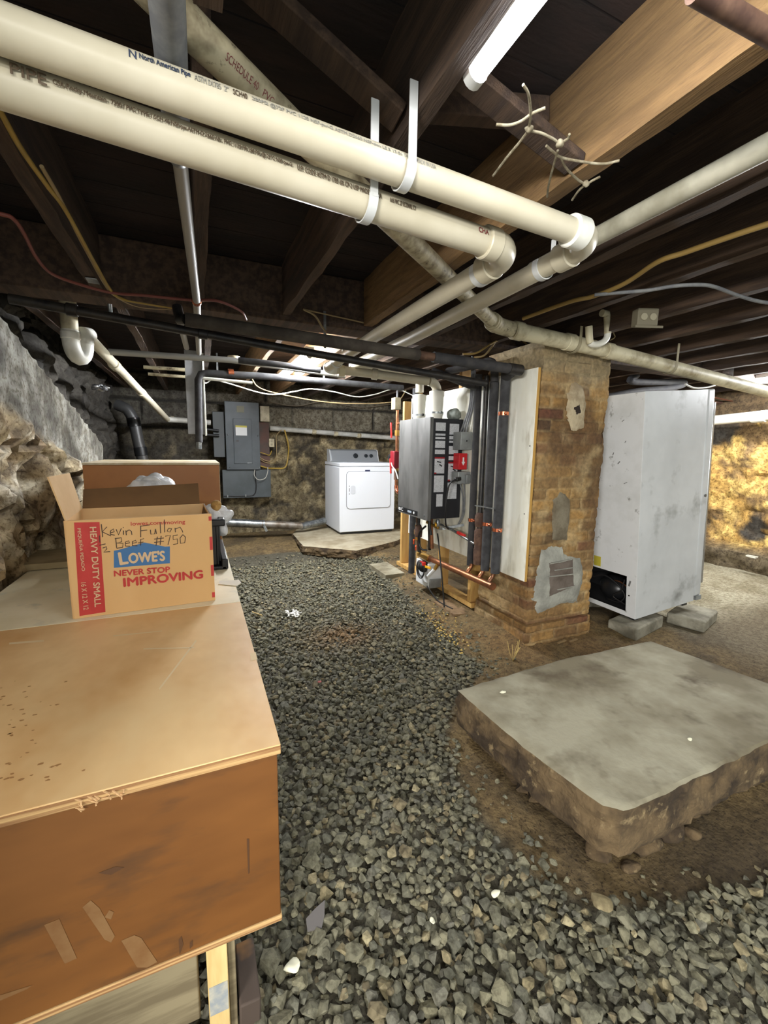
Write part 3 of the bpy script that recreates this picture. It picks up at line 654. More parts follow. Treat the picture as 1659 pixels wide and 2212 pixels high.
def bricks(name, x0, x1, y0, y1, z0, z1, parent, mort=.004, seed=0, bh=.071, bl=.205, smear=.75):
    """a brick shaft: perimeter walked as a fine grid, courses pressed into the joints"""
    st = .0115; per = []
    for a, b in (((x0, y1), (x0, y0)), ((x0, y0), (x1, y0)), ((x1, y0), (x1, y1)), ((x1, y1), (x0, y1))):
        a = Vector(a); b = Vector(b); k = int((b-a).length/st); d = (b-a).normalized()
        per += [(a+(b-a)*(i/k), Vector((d.y, -d.x)), (b-a).length*i/k, (b-a).length) for i in range(k)]
    zs = np.linspace(z0, z1, int((z1-z0)/st)+1); mb = MB(); mb.col = []; n = len(per); s0 = 0
    ochre, brown, red, dark, mortar, pale = map(L3, ((160, 122, 68), (106, 78, 48), (104, 58, 42), (50, 36, 28), (146, 120, 78), (182, 160, 118)))
    for z in zs:
        c = int((z+5)/bh); dz = min((z+5) % bh, bh-(z+5) % bh)
        for p, nn, s, Ls in per:
            q = Vector((p.x*1., p.y*1., z)); off = (c % 2)*bl/2 + .02*noise.noise(Vector((c*3.1, 0, 0)))
            ss = p.x+p.y*1.0 + off; ib = int((ss+5)/bl); ds = min((ss+5) % bl, bl-(ss+5) % bl)
            dj = min(dz, ds); edge = min(s, Ls-s)
            sm = sstep(.35, .6, fbm(q*3+Vector((seed, 0, 0)), 4)*.5+.5)*smear       # mortar wiped over the bricks
            j = sstep(.011, .004, dj)*(1-sm*.6)
            o = -mort*2.6*j + .009*fbm(q*7, 5) + .005*noise.noise(q*24) - .012*sstep(.02, 0, edge)*(.5+noise.noise(q*9)) + .002*noise.cell(Vector((ib*1.3, c*1.7, seed)))
            mb.v.append(Vector((p.x+nn.x*o, p.y+nn.y*o, z)))
            r = noise.cell(Vector((ib*2.7, c*3.3, seed+.5)))*.5+.5; 
            col = mixc(ochre, brown, sstep(.2, .8, r)); col = mixc(col, red, .8*sstep(.72, .78, r)*sstep(.93, .9, r)); col = mixc(col, dark, .7*sstep(.9, .96, r))
            col = mixc(col, mortar, sm*.6); col = mixc(col, mixc(mortar, pale, .6), j*.75)
            g = fbm(q*1.9+Vector((seed*2, 3, 1)), 5)*.5+.5; col = mixc(col, mixc(dark, brown, .4), .72*sstep(.52, .74, g)); col = mixc(col, L3((132, 124, 100)), .7*sstep(1.62, 1.80, z+.1*noise.noise(q*6))); col = mixc(col, pale, .5*sstep(.58, .8, fbm(q*5+Vector((0, 8, 0)), 4)*.5+.5))
            col = mixc(col, brown, .5*sstep(.5, .7, fbm(q*2+Vector((4, 4, 4)), 3)*.5+.5))
            mb.col.append(col+(1,))
    mb.f = [(r*n+i, r*n+(i+1) % n, (r+1)*n+(i+1) % n, (r+1)*n+i) for r in range(len(zs)-1) for i in range(n)]
    mb.f.append(tuple((len(zs)-1)*n+i for i in range(n))); mb.f.append(tuple(range(n))[::-1])
    return mb.build(name, BRICK, parent)
ch = thing('brick_chimney', 'square brown brick chimney between the white board and the freezer', 'chimney', ((CHX0+CHX1)/2, (CHY0+CHY1)/2, 0))
bricks('brick_shaft', CHX0, CHX1, CHY0, CHY1, .16, ZJ-.03, ch, seed=3)
bricks('brick_base', CHX0-.022, CHX1-.01, CHY0-.028, CHY1+.005, -.02, .158, ch, seed=9, smear=.35)
def irregular(pts, amp, n=5):
    out = []
    for a, b in zip(pts, pts[1:]+pts[:1]):
        a = Vector(a); b = Vector(b)
        for i in range(n): p = a+(b-a)*(i/n); out.append(p+Vector((rng.normal(0, amp), 0, rng.normal(0, amp))))
    return out
CEMENT = mat('grey_cement', (158, 158, 148), .9, c2=(132, 132, 124), scale=8, bump=.6, bscale=50)
CEMENT_DK = mat('damp_cement', (120, 112, 94), .9, c2=(92, 82, 64), scale=8, bump=.6, bscale=50)
CEMENT_LT = mat('pale_cement', (176, 162, 134), .9, c2=(140, 124, 98), scale=9, bump=.6, bscale=50)
def cement(pix, name, m, depth=.006, amp=.004, y=CHY0-.009):
    P = irregular([at(u, v, y=y) for u, v in pix], amp); c = sum(P, Vector())/len(P); mb = MB(); n = len(P); K = 7
    for k in range(K+1):
        f = (k/K)
        for p in P:
            q = c+(p-c)*f; mb.v.append(Vector((q.x, y - depth*(1-f**4)*(1+.6*fbm(q*20, 3)) + (.01 if k == K else 0), q.z)))
    mb.f = [(k*n+i, k*n+(i+1) % n, (k+1)*n+(i+1) % n, (k+1)*n+i)[::-1] for k in range(K) for i in range(n)]
    return mb.build(name, m, ch)
cement([(1160, 1240), (1172, 1190), (1195, 1180), (1215, 1180), (1222, 1200), (1256, 1207), (1262, 1240), (1256, 1275), (1250, 1302), (1205, 1308), (1162, 1328), (1152, 1290)], 'cement_patch', CEMENT, .010)
cement([(1228, 850), (1240, 822), (1262, 835), (1268, 870), (1262, 925), (1240, 932), (1225, 900)], 'mortar_patch', CEMENT_LT, .008)
cement([(1238, 880), (1252, 872), (1255, 892), (1244, 897)], 'broken_hole', mat('hole_dark', (40, 30, 24), .95), .004, .002, CHY0-.016)
cement([(1196, 1080), (1215, 1056), (1234, 1080), (1232, 1130), (1225, 1168), (1196, 1166)], 'cement_streak', CEMENT_DK, .004)
cement([(1186, 1215), (1240, 1208), (1243, 1270), (1186, 1292)], 'bricked_opening', mat('dusty_brick', (104, 94, 86), .9, c2=(82, 72, 64), scale=7, bump=.4), .003, .0015, CHY0-.021)
for a, b in (((1188, 1218), (1236, 1208)), ((1198, 1232), (1238, 1226)), ((1185, 1246), (1240, 1240)), ((1204, 1274), (1242, 1266))):
    MB().bar(at(*a, y=CHY0-.0255), at(*b, y=CHY0-.0255), .004, .006).build('mortar_joint', CEMENT, ch)

# ------------------------------------------------------------------ white boards and stud frame
BOARD = mat('white_board', (236, 236, 226), .5, c2=(216, 212, 192), scale=2.2, stretch=(1, 2.2, .7), thr=(.42, .72), c3=(168, 162, 142), s3=3.4, t3=(.52, .74))
PX = 1.862
t = thing('backboard', 'white painted board fixed to the side of the brick chimney behind the insulated pipes', 'board', (PX, 2.25, .46))
MB().box(PX, PX+.004, 2.035, 2.462, .452, 1.757).build('white_face', BOARD, t)
MB().box(PX+.0042, PX+.022, 2.033, 2.464, .450, 1.757).build('plywood_core', mat('board_core', (176, 136, 66), .8), t)
for k, (y, z) in enumerate(((2.06, 1.30), (2.07, .88))): MB().sphere((PX, y, z), .004, 8, 6).build('screw', IRON, t)
t = thing('backboard', 'white painted board on the stud frame carrying the boiler', 'board', (PX, 3.2, .46))
MB().box(PX, PX+.004, 2.47, 3.66, .462, 1.735).build('white_face', BOARD, t)
MB().box(PX+.0042, PX+.016, 2.469, 3.661, .460, 1.735).build('plywood_core', mat('board_core', (176, 136, 66), .8), t)
t = thing('stud_frame', 'yellow lumber stud frame standing under the boiler board', 'frame', (1.93, 3.2, .05))
for y in (2.645, 3.10, 3.50, 3.86):
    MB().box(PX+.018, PX+.107, y-.019, y+.019, .108, 1.73 if y > 3.4 else 1.70).build('stud', LUMBER, t, bevel=.002)
MB().box(PX+.015, PX+.107, 2.60, 3.95, .068, .106).build('base_plate', LUMBER, t, bevel=.002)
MB().box(PX-.22, PX+.09, 3.80, 3.838, .030, .066).build('foot_board', GREY_WOOD, t, bevel=.002)
MB().box(PX+.02, PX+.06, 3.55, 3.59, 1.736, 1.94).build('stud', LUMBER, t, bevel=.002)
MB().box(PX+.02, PX+.10, 2.86, 2.90, 1.736, 1.94).build('stud', LUMBER, t, bevel=.002)
t = tag(MB().box(1.60, 1.80, 3.6, 4.02, .0, .078).wobble(.008, 9).build('stone_slab', CONC), 'flat weathered slab under the far end of the stud frame', 'slab')
t = tag(MB().box(1.70, 1.86, 2.56, 2.86, .0, .055).wobble(.012, 10).build('brick_rubble', mat('pale_rubble', (150, 124, 92), .9, c2=(110, 86, 60), scale=10, bump=.6)), 'crumbling pale bricks below the near end of the stud frame', 'bricks')

tag(MB().tube([(2.02, 2.80, .06), (2.02, 2.80, .5), (2.02, 2.80, 1.5)], .035, 16).build('black_pipe', BLACK), 'black pipe standing in the dark gap between the studs under the boiler board', 'pipe')
# ------------------------------------------------------------------ boiler
STEEL = mat('brushed_steel', (128, 128, 126), .45, .6, c2=(100, 100, 98), scale=5, stretch=(1, 1, .35))
CASE = mat('boiler_black', (30, 31, 36), .5)
LABEL = mat('boiler_label', (206, 208, 212), .55, c2=(172, 174, 178), scale=60, stretch=(2, 1, 7), thr=(.5, .6))
BX0, BX1, BY0, BY1, BZ0, BZ1 = 1.572, PX-.001, 2.78, 3.30, .735, 1.505
bo = thing('boiler', 'wall-hung boiler with stainless front and black sides full of white labels', 'boiler', ((BX0+BX1)/2, (BY0+BY1)/2, BZ0))
MB().box(BX0+.012, BX1, BY0+.004, BY1-.004, BZ0+.012, BZ1-.008).build('casing', CASE, bo, bevel=.004)
MB().box(BX0, BX0+.011, BY0, BY1, BZ0, BZ1).box(BX0+.0115, BX0+.028, BY0, BY0+.0035, BZ0, BZ1).build('front_cover', STEEL, bo, bevel=.003)
strip = MB().box(BX0-.0022, BX0-.0004, BY0+.16, BY1-.005, BZ0+.012, BZ0+.052).build('control_strip', BLACK, bo, bevel=.001)
mb = MB(); letter(mb, 'IBC', lambda x, y: Vector((BX0-.003, BY1-.015-x, BZ0+.020+y)), width=.09, height=.026, thick=.02); mb.build('printed_logo', WHITE_PAPER, strip, smooth=False)
MB().box(BX0-.0032, BX0-.0024, BY0+.26, BY0+.33, BZ0+.022, BZ0+.04).build('display', mat('display_grey', (150, 160, 170), .3), strip)
MB().cyl((BX0-.006, BY0+.215, BZ0+.032), (BX0-.0024, BY0+.215, BZ0+.032), .010, 16).build('button', WHITE_PAPER, strip)
MB().sphere((BX0-.001, BY0+.05, BZ0+.035), .006, 10, 6).build('screw', GALV, bo)
yb = BY0+.003
for x0, x1, z0, z1, red in ((.02, .105, .66, .72, 0), (.02, .105, .625, .64, 0), (.02, .105, .60, .615, 0), (.02, .105, .535, .588, 0), (.02, .105, .49, .522, 0), (.02, .105, .345, .455, 1), (.02, .105, .205, .33, 0), (.045, .100, .005+.09, .19, 0),
                            (.14, .222, .635, .715, 0), (.14, .222, .60, .625, 0), (.14, .222, .575, .59, 0), (.14, .222, .49, .55, 0), (.14, .222, .445, .475, 0), (.14, .222, .29, .42, 1), (.14, .222, .15, .275, 0)):
    MB().box(BX0+.028+x0, BX0+.028+x1, yb-.0012, yb+.0004, BZ0+.012+z0, BZ0+.012+z1).build('label', LABEL, bo)
    if red:
        MB().box(BX0+.028+x0, BX0+.028+x1, yb-.0016, yb-.0006, BZ0+.012+z1+.0, BZ0+.012+z1+.012).build('red_label_band', mat('label_red', (150, 30, 36), .5), bo)
        MB().box(BX0+.028+x0, BX0+.028+x0+.018, yb-.0016, yb-.0006, BZ0+.012+z0-.004, BZ0+.02+z0).build('red_label_band', mat('label_red', (150, 30, 36), .5), bo)
        d = BZ0+.012+z1-.02; MB().bar((BX0+.028+x0+.02, yb-.002, d), (BX0+.028+x0+.055, yb-.002, d-.008), .001, .008).bar((BX0+.028+x0+.04, yb-.002, d-.022), (BX0+.028+x0+.065, yb-.002, d-.036), .001, .009).build('label_drawing', BLACK, bo)
ADAPT = mat('vent_white', (232, 230, 218), .4)
for y in (3.20, 2.92):
    x = 1.70
    a = MB().lathe([(0, .048), (.03, .05), (.03, .054), (.055, .054), (.055, .047), (.10, .050), (.17, .054), (.17, .057), (.205, .057), (.21, .045), (.215, .036)], (x, y, BZ1-.004), seg=28).build('vent_adapter', ADAPT, bo)
    MB().lathe([(0, .0555), (.014, .0555)], (x, y, BZ1+.035), seg=28).build('clamp_band', GALV, a)
    MB().box(x-.004, x+.012, y-.068, y-.05, BZ1+.034, BZ1+.052).build('clamp_screw', IRON if y > 3 else GALV, a, bevel=.002)
mb = MB().sphere((1.805, 2.83, BZ1+.03), .05, 26, 16, (1, 1.1, .8)).wobble(.02, 14)
tag(mb.build('insulation_tuft', mat('grey_wool', (150, 156, 150), .95, c2=(120, 126, 120), scale=30)), 'grey wool tuft stuffed behind the top of the boiler', 'insulation')
# pipework hanging out of the boiler's underside
for k, (y, x, zb) in enumerate(((3.18, 1.70, .40), (3.08, 1.66, .42), (2.98, 1.72, .47), (2.90, 1.66, .60), (3.12, 1.78, .42))):
    MB().tube([(x, y, BZ0+.013), (x, y, BZ0-.06), (x+.01, y-.01, zb)], .012 if k != 2 else .016, 12).build('pipe_stub', (RUST, IRON, COPPER, BLACK, IRON)[k], bo)
MB().lathe([(0, .018), (.05, .018), (.05, .026), (.09, .026), (.09, .018), (.13, .018)], (1.70, 3.18, .50), seg=16).build('union_fitting', BRASS, bo)
MB().lathe([(0, .03), (.06, .034), (.10, .022)], (1.66, 3.08, .55), seg=16).build('relief_valve', RUST, bo)
MB().sphere((1.76, 2.90, .66), .032, 18, 12, (1, 1.3, .8)).build('pressure_gauge', GREY_BOX, bo)
MB().bar((1.68, 2.98, .69), (1.70, 2.83, .665), .02, .02).build('valve_body', BRASS, bo, bevel=.004)
MB().bar((1.68, 2.845, .70), (1.66, 2.80, .695), .012, .02).build('valve_handle', mat('yellow_plastic', (230, 170, 40), .4), bo, bevel=.003)
hose = smooth_path([(1.66, 2.96, .66), (1.64, 3.02, .60), (1.645, 3.04, .52), (1.66, 3.02, .46), (1.70, 2.99, .45)], 8); MB().tube(hose, .008, 10).build('hose', BLACK, bo)
for y, z in ((3.16, .475), (3.12, .43)): MB().bar((1.66, y, z), (1.645, y-.03, z+.04), .012, .018).build('valve_handle', ORANGE, bo, bevel=.003)

# copper manifold and insulated risers
MZ = .372
mf = thing('copper_manifold', 'long copper manifold pipe low in front of the stud frame', 'pipe', (1.76, 2.6, MZ))
MB().tube([(1.745, 3.16, MZ-.005), (1.75, 2.20, MZ+.01)], .0235, 20).build('header', COPPER, mf)
MB().tube([(1.745, 3.20, MZ-.005), (1.745, 3.02, MZ-.004)], .029, 20).build('tee_fitting', BRASS, mf)
MB().tube([(1.75, 2.196, MZ+.01), (1.75, 2.225, MZ+.01)], .0265, 20).build('end_cap', COPPER, mf)
MB().tube([(1.745, 2.88, MZ), (1.72, 2.90, MZ-.06)], .014, 12).build('drain_branch', BRASS, mf)
MB().tube([(1.722, 2.90, MZ-.055), (1.70, 2.94, MZ-.11), (1.695, 2.96, MZ-.13)], .013, 12).build('drain_valve', WHITE_METAL, mf)
MB().bar((1.70, 2.93, MZ-.055), (1.69, 3.0, MZ-.06), .012, .02).build('drain_handle', mat('yellow_plastic', (230, 170, 40), .4), mf, bevel=.003)
for y in (2.50, 2.36, 2.25):
    MB().tube(smooth_path([(1.752, y, MZ+.005), (1.765, y, MZ+.035), (1.785, y, MZ+.06), (1.79, y, MZ+.085)], 5), .0145, 12).build('elbow_branch', COPPER, mf)
def riser(label, y, x, z0, z1, r, m, cuffs):
    t = thing('insulated_pipe', label, 'pipe', (x, y, z0), 'insulated risers in front of the white board')
    MB().tube([(x, y, z0), (x, y, z0+.03), (x, y, z1)], r, 20).build('foam_sleeve', m, t)
    for z in cuffs: 
        MB().tube([(x-.002, y, z-.011), (x-.002, y, z+.011)], r+.003, 18).build('pipe_clip', COPPER_BRIGHT, t)
        MB().tube([(x-.01, y-.02, z), (x-.01, y-.05, z)], .010, 12).build('clip_bolt', COPPER_BRIGHT, t)
    return t
X = 1.792
riser('dark insulated pipe left of the four risers, at the edge of the boiler board', 2.52, X, .44, 1.78, .024, FOAM_DARK, (.775,))
t = thing('circulator_pipe', 'rusty iron pipe with fittings between two of the insulated risers', 'pipe', (X, 2.44, .47)); 
MB().tube([(X, 2.43, .50), (X, 2.43, 1.76)], .018, 14).build('iron_pipe', IRON, t)
MB().lathe([(0, .03), (.05, .033), (.11, .033), (.13, .026), (.16, .034), (.24, .034), (.26, .024)], (X, 2.43, .47), seg=18).build('union_fitting', RUST, t)
MB().lathe([(0, .03), (.02, .034), (.08, .034), (.10, .022)], (X, 2.43, .74), seg=18).build('check_valve', RUST, t)
riser('grey insulated pipe with a copper clip at mid height, third of the four risers', 2.345, X, .45, 1.705, .029, FOAM, (.775,))
riser('grey insulated pipe nearest the chimney edge with two copper clips', 2.235, X, .46, 1.80, .030, FOAM, (.755, 1.50))
MB().bar((X-.035, 2.44, .89), (X-.035, 2.24, .895), .012, .008).build('strut', GALV, None); s = bpy.data.objects['strut']; s.name = 'pipe_strut'; tag(s, 'thin galvanized strut tying the insulated risers together', 'bracket')
# valve line from the boiler to the risers
t = thing('makeup_valve', 'thin steel pipe with red valve handle running from the boiler to the risers', 'valve', (1.75, 2.7, .68))
MB().tube([(1.70, 2.86, .69), (1.76, 2.72, .665), (1.785, 2.47, .61)], .010, 12).build('steel_pipe', GALV, t)
MB().bar((1.765, 2.66, .66), (1.778, 2.58, .645), .022, .022).build('valve_handle', RED, t, bevel=.004)
MB().bar((1.72, 2.80, .665), (1.86, 2.72, .70), .008, .02).build('bracket', GALV, t)
MB().lathe([(0, .012), (.02, .020), (.05, .020), (.07, .012)], (1.705, 2.85, .66), seg=12).build('valve_body', GALV, t)

# pump box with coiled wires
t = thing('condensate_pump', 'small white box on the floor under the boiler with coiled black wires', 'pump', (1.80, 3.05, .12))
MB().box(1.72, 1.85, 3.0, 3.22, .12, .33).build('tank', WHITE_METAL, t, bevel=.008)
MB().box(1.73, 1.84, 2.985, 2.999, .12, .20).build('pump_motor', GREY_BOX, t, bevel=.006)
MB().lathe([(0, .045), (.05, .048), (.06, .03)], (1.712, 3.08, .30), axis=(-.3, -.9, 0), seg=20).build('cap', BLACK, t)
MB().box(1.675, 1.70, 3.01, 3.065, .315, .345).build('warning_tag', RED, t, bevel=.002)
for k in range(3):
    c = Vector((1.69, 3.07, .27)); r = .05+.008*k
    MB().tube([c+Vector((-.004*k, r*math.cos(a), r*1.15*math.sin(a))) for a in np.linspace(0, 6.6, 26)], .004, 8).build('wire_coil', BLACK_CABLE, t)
tag(MB().tube(smooth_path([(1.70, 2.84, .62), (1.69, 2.80, .55), (1.69, 2.775, .45), (1.695, 2.75, .32), (1.70, 2.73, .2), (1.70, 2.70, .065)], 8), .006, 8).build('power_cord', BLACK_CABLE), 'black cord hanging from the boiler valves down to the floor', 'cord')
tag(MB().tube(smooth_path([(1.70, 2.98, .15), (1.72, 2.85, .075), (1.74, 2.72, .062), (1.75, 2.66, .062)], 8), .005, 8).build('power_cord', BLACK_CABLE), 'black cord trailing over the rubble from the white pump box', 'cord')

# electrics on the boiler board
t = thing('junction_box', 'plain grey steel junction box on the white board right of the boiler', 'electrical box', (PX, 2.72, 1.35)); MB().box(PX-.10, PX-.0005, 2.66, 2.765, 1.27, 1.40).build('box', GREY_BOX, t, bevel=.004); MB().sphere((PX-.05, 2.658, 1.335), .006, 8, 6).build('screw', IRON, t)
t = thing('emergency_switch', 'red boiler emergency switch plate with a white arrow', 'switch', (PX, 2.74, 1.18)); MB().box(PX-.085, PX-.075, 2.70, 2.775, 1.125, 1.245).build('red_plate', mat('switch_red', (190, 28, 36), .4), t, bevel=.003)
sy = 2.697
MB().box(PX-.074, PX-.0005, 2.70, 2.775, 1.13, 1.24).build('back_box', GREY_BOX, t, bevel=.003)
MB().box(PX-.086, PX-.015, 2.694, 2.699, 1.125, 1.245).build('red_plate', mat('switch_red', (190, 28, 36), .4), t, bevel=.002)
MB().bar((PX-.05, 2.692, 1.215), (PX-.05, 2.692, 1.18), .012, .002, up=(0, 1, 0)).add([(PX-.066, 2.692, 1.182), (PX-.034, 2.692, 1.182), (PX-.05, 2.692, 1.155)], [(0, 1, 2)]).build('white_arrow', WHITE_PAPER, t, smooth=False)
t = thing('outlet_box', 'grey outlet box with a black plug below the red switch', 'electrical box', (PX, 2.71, 1.05)); MB().box(PX-.11, PX-.0005, 2.66, 2.755, 1.02, 1.11).build('box', GREY_BOX, t, bevel=.006); MB().box(PX-.05, PX-.01, 2.64, 2.659, 1.03, 1.09).build('cover', GREY_BOX, t, bevel=.003); MB().bar((PX-.10, 2.655, 1.062), (PX-.15, 2.63, 1.055), .03, .028).build('plug', BLACK, t, bevel=.005)
MB().tube(smooth_path([(PX-.15, 2.63, 1.055), (PX-.19, 2.64, 1.03), (PX-.20, 2.66, .95), (PX-.195, 2.68, .80), (PX-.16, 2.72, .70), (PX-.10, 2.76, .66)], 8), .006, 8).build('cord', BLACK_CABLE, t)
for k, (dy, lab) in enumerate(((0, 'flexible steel conduit nearest the boiler, rising from the junction box'), (.035, 'flexible steel conduit between two others above the junction box'), (-.035, 'flexible steel conduit nearest the risers, rising from the junction box'))):
    tag(MB().tube(smooth_path([(PX-.05+.0*k, 2.71+dy, 1.40), (PX-.03, 2.69+dy*.7, 1.50), (PX-.02, 2.665+dy*.55, 1.60), (PX-.02, 2.66+dy*.55, 1.85), (PX-.03, 2.70+dy, 1.93)], 8), .007, 8).build('conduit', GREY_PIPE), lab, 'conduit', 'conduits above the junction box')
for k, lab in enumerate(('thin grey conduit curving down beside the boiler from the outlet box', 'second thin grey conduit hanging straight below the outlet box')):
    tag(MB().tube(smooth_path([(PX-.03-.02*k, 2.70+.02*k, 1.02), (PX-.02, 2.70+.02*k, .9), (PX-.015, 2.71+.02*k, .78), (PX-.03, 2.76, .69)], 6), .006, 8).build('conduit', GREY_PIPE), lab, 'conduit')
# gas and water line left of the boiler
gx, gy = 1.70, 3.62
t = thing('water_line', 'copper water line with a red pump and red lever valves left of the boiler', 'pipe', (gx, gy, .9))
MB().tube([(gx, gy, .93), (gx, gy, 1.62)], .014, 12).build('copper_pipe', COPPER, t)
MB().tube([(gx, gy, .985), (gx, gy, 1.07)], .022, 14).build('union_fitting', RUST, t)
MB().tube(arc((gx, gy-.06, .93), (0, .06, 0), (0, 0, -.06), 6), .017, 12).build('elbow', COPPER_BRIGHT, t)
MB().box(gx-.045, gx+.01, gy-.04, gy+.05, 1.09, 1.25).build('pump_body', mat('pump_red', (120, 24, 34), .4), t, bevel=.008)
MB().lathe([(0, .035), (.05, .035), (.07, .02)], (gx-.01, gy+.055, 1.19), axis=(0, 1, 0), seg=16).build('pump_motor', BLACK, t)
for z in (1.41, 1.08): 
    MB().tube([(gx, gy, z-.02), (gx, gy, z+.03)], .022, 12).build('valve_body', BRASS, t)
    MB().bar((gx-.04, gy+.05, z+.12-.02), (gx-.035, gy+.045, z-.04), .012, .022, up=(0, 1, 0)).build('valve_lever', RED, t, bevel=.004)
MB().tube([(gx, gy, 1.50), (gx, gy-.14, 1.50)], .010, 10).build('branch', COPPER, t)
t = thing('gauge_box', 'small beige relay box on the copper water line above the boiler', 'electrical box', (gx, gy, 1.62)); MB().box(gx-.04, gx+.02, gy-.03, gy+.05, 1.625, 1.73).build('box', BEIGE, t, bevel=.003); MB().box(gx-.042, gx-.0405, gy-.01, gy+.03, 1.66, 1.70).build('window', mat('yellow_green', (170, 176, 90), .4), t); MB().cyl((gx, gy+.01, 1.731), (gx, gy+.01, 1.84), .008, 8).build('conduit', GREY_PIPE, t)
tag(MB().tube([(PX-.06, 3.46, .12), (PX-.06, 3.46, .75), (PX-.06, 3.46, 1.80)], .030, 16).build('insulated_pipe', FOAM), 'grey insulated pipe standing behind the boiler beside the copper water line', 'pipe')
tag(MB().tube([(PX-.05, 3.42, 1.50), (PX-.05, 3.42, 1.58), (PX-.05, 3.42, 1.75)], .012, 12).build('brass_pipe', BRASS), 'short brass pipe rising behind the boiler between its two white vents', 'pipe')
tag(MB().tube(smooth_path([at(845, 1000, x=1.65), at(848, 1008, x=1.64), at(855, 1018, x=1.63), at(860, 1035, x=1.62)], 6), .006, 8).build('thin_cable', WHITE_CABLE), 'thin white cable looping from the red pump behind the boiler front', 'cable')

# ------------------------------------------------------------------ freezer
FREEZER = mat('freezer_enamel', (196, 199, 200), .38, c2=(178, 181, 182), scale=2, thr=(.4, .7), c3=(126, 128, 126), s3=3.6, t3=(.56, .76))
FBACK = mat('freezer_back', (222, 224, 225), .45, c2=(206, 208, 207), scale=4, thr=(.45, .7), c3=(128, 128, 122), s3=11, t3=(.62, .72))
DARK_IN = mat('dark_cavity', (22, 22, 24), .8)
fz = thing('freezer', 'tall white upright freezer seen from its dented back, leaning on concrete blocks', 'freezer', (2.765, 1.908, .112))
fz.rotation_euler = (0, math.radians(-4.9), 0)
FL, FW, FH, HO, YA, YB = .64, .68, 1.55, .30, .075, .44
def fpart(mb, name, m, **k):
    o = mb.build(name, m, None, **k); o.parent = fz; return o
def fsub(mb, name, m, par, **k):
    o = mb.build(name, m, None, **k); o.parent = par; return o
# body: outer shell with an open machine compartment at the lower back
body = fpart(MB().box(.003, FL, .0035, FW-.003, HO, FH), 'body', FREEZER, bevel=.003)
fpart(MB().box(0, .0025, .0, FW, HO-.004, FH-.002).box(0, .0025, 0, YA, .0, HO-.004).box(0, .0025, YB, FW, 0, HO-.004).box(0, .0025, YA, YB, 0, .035), 'back_panel', FBACK, bevel=.001)
fpart(MB().box(.003, FL, 0, .003, 0, FH-.001), 'side_panel', FREEZER)
fpart(MB().box(.003, FL, FW-.003, FW, 0, HO), 'side_panel', FREEZER)
fpart(MB().box(.003, FL, .004, FW-.004, 0, .012), 'floor_pan', DARK_IN)
fpart(MB().box(.33, .345, .004, FW-.004, .013, HO-.001), 'inner_wall', DARK_IN)
door = fpart(MB().box(FL+.010, FL+.085, .0, FW, .03, FH+.004), 'door', FREEZER, bevel=.012)
fsub(MB().box(FL+.001, FL+.0095, .008, FW-.008, .04, FH-.004), 'gasket', mat('dark_gasket', (44, 46, 48), .8), door)
fsub(MB().box(FL+.086, FL+.108, .004, .024, .12, FH-.09), 'handle', mat('chrome_trim', (200, 204, 206), .25, .8), door, bevel=.004)
fsub(MB().cyl((FL+.05, -.006, .80), (FL+.05, -.0005, .80), .011, 14), 'lock', GALV, door)
fsub(MB().box(FL+.03, FL+.09, -.002, .02, -.005, .028), 'hinge', GREY_BOX, door)
comp = fpart(MB().sphere((.14, .27, .125), .095, 26, 16, (1, 1.25, 1)), 'compressor', BLACK)
fsub(MB().cyl((.16, .27, .028), (.16, .27, .06), .08, 20), 'mount', BLACK, comp)
fsub(MB().box(.066, .075, .25, .285, .07, .11), 'label', WHITE_PAPER, comp)
fpart(MB().tube(smooth_path([(.03, .38, .20), (.04, .28, .235), (.05, .18, .19), (.06, .13, .12), (.05, .17, .06), (.06, .26, .05)], 8), .006, 8), 'refrigerant_tube', BLACK_CABLE)
fpart(MB().tube(smooth_path([(.04, .12, .25), (.03, .14, .16), (.03, .20, .10), (.05, .12, .06)], 8), .005, 8), 'refrigerant_tube', IRON)
fpart(MB().tube(smooth_path([(.10, .27, .19), (.07, .18, .21), (.06, .10, .18), (.08, .09, .08)], 8), .005, 8), 'refrigerant_tube', COPPER)
fpart(MB().box(-.0018, -.0003, .29, .35, HO+.01, HO+.085), 'yellow_sticker', mat('sticker_yellow', (190, 176, 60), .6))
fpart(MB().cyl((-.002, .052, .16), (-.0003, .052, .16), .006, 12), 'screw_hole', IRON)
fpart(MB().bar((-.002, .045, .27), (-.002, .055, .23), .002, .012), 'dent', mat('dent_grey', (110, 110, 108), .7))
for k, (y, z) in enumerate(((.12, 1.24), (.16, 1.10), (.10, .96), (.21, 1.16), (.14, 1.38))):
    fpart(MB().bar((-.0016, y, z), (-.0016, y+.008+.008*(k % 3), z-.012-.006*(k % 2)), .0012, .004+.002*(k % 2)), 'scratch', mat('dent_grey', (110, 110, 108), .7))
fpart(MB().box(.02, .06, .02, .06, -.02, -.0005), 'foot', BLACK); fpart(MB().box(.55, .60, .02, .06, -.03, -.0005), 'foot', BLACK)
def block(label, cx, cy, lx, ly, rz, z1=.092):
    M = Matrix.Translation((cx, cy, 0)) @ Matrix.Rotation(rz, 4, 'Z')
    return tag(MB().box(-lx/2, lx/2, -ly/2, ly/2, .0, z1, M).build('concrete_block', mat('block_concrete', (150, 146, 130), .85, c2=(112, 108, 94), scale=7, bump=.4), None, bevel=.012), label, 'concrete block', 'concrete blocks under the freezer')
block('mottled concrete block under the near back corner of the freezer', 2.86, 1.965, .42, .20, .22)
block('flat concrete block under the door side of the freezer', 3.40, 1.90, .36, .24, .30, .085)
block('concrete block in the shade under the far back corner of the freezer', 2.86, 2.45, .42, .20, .05)

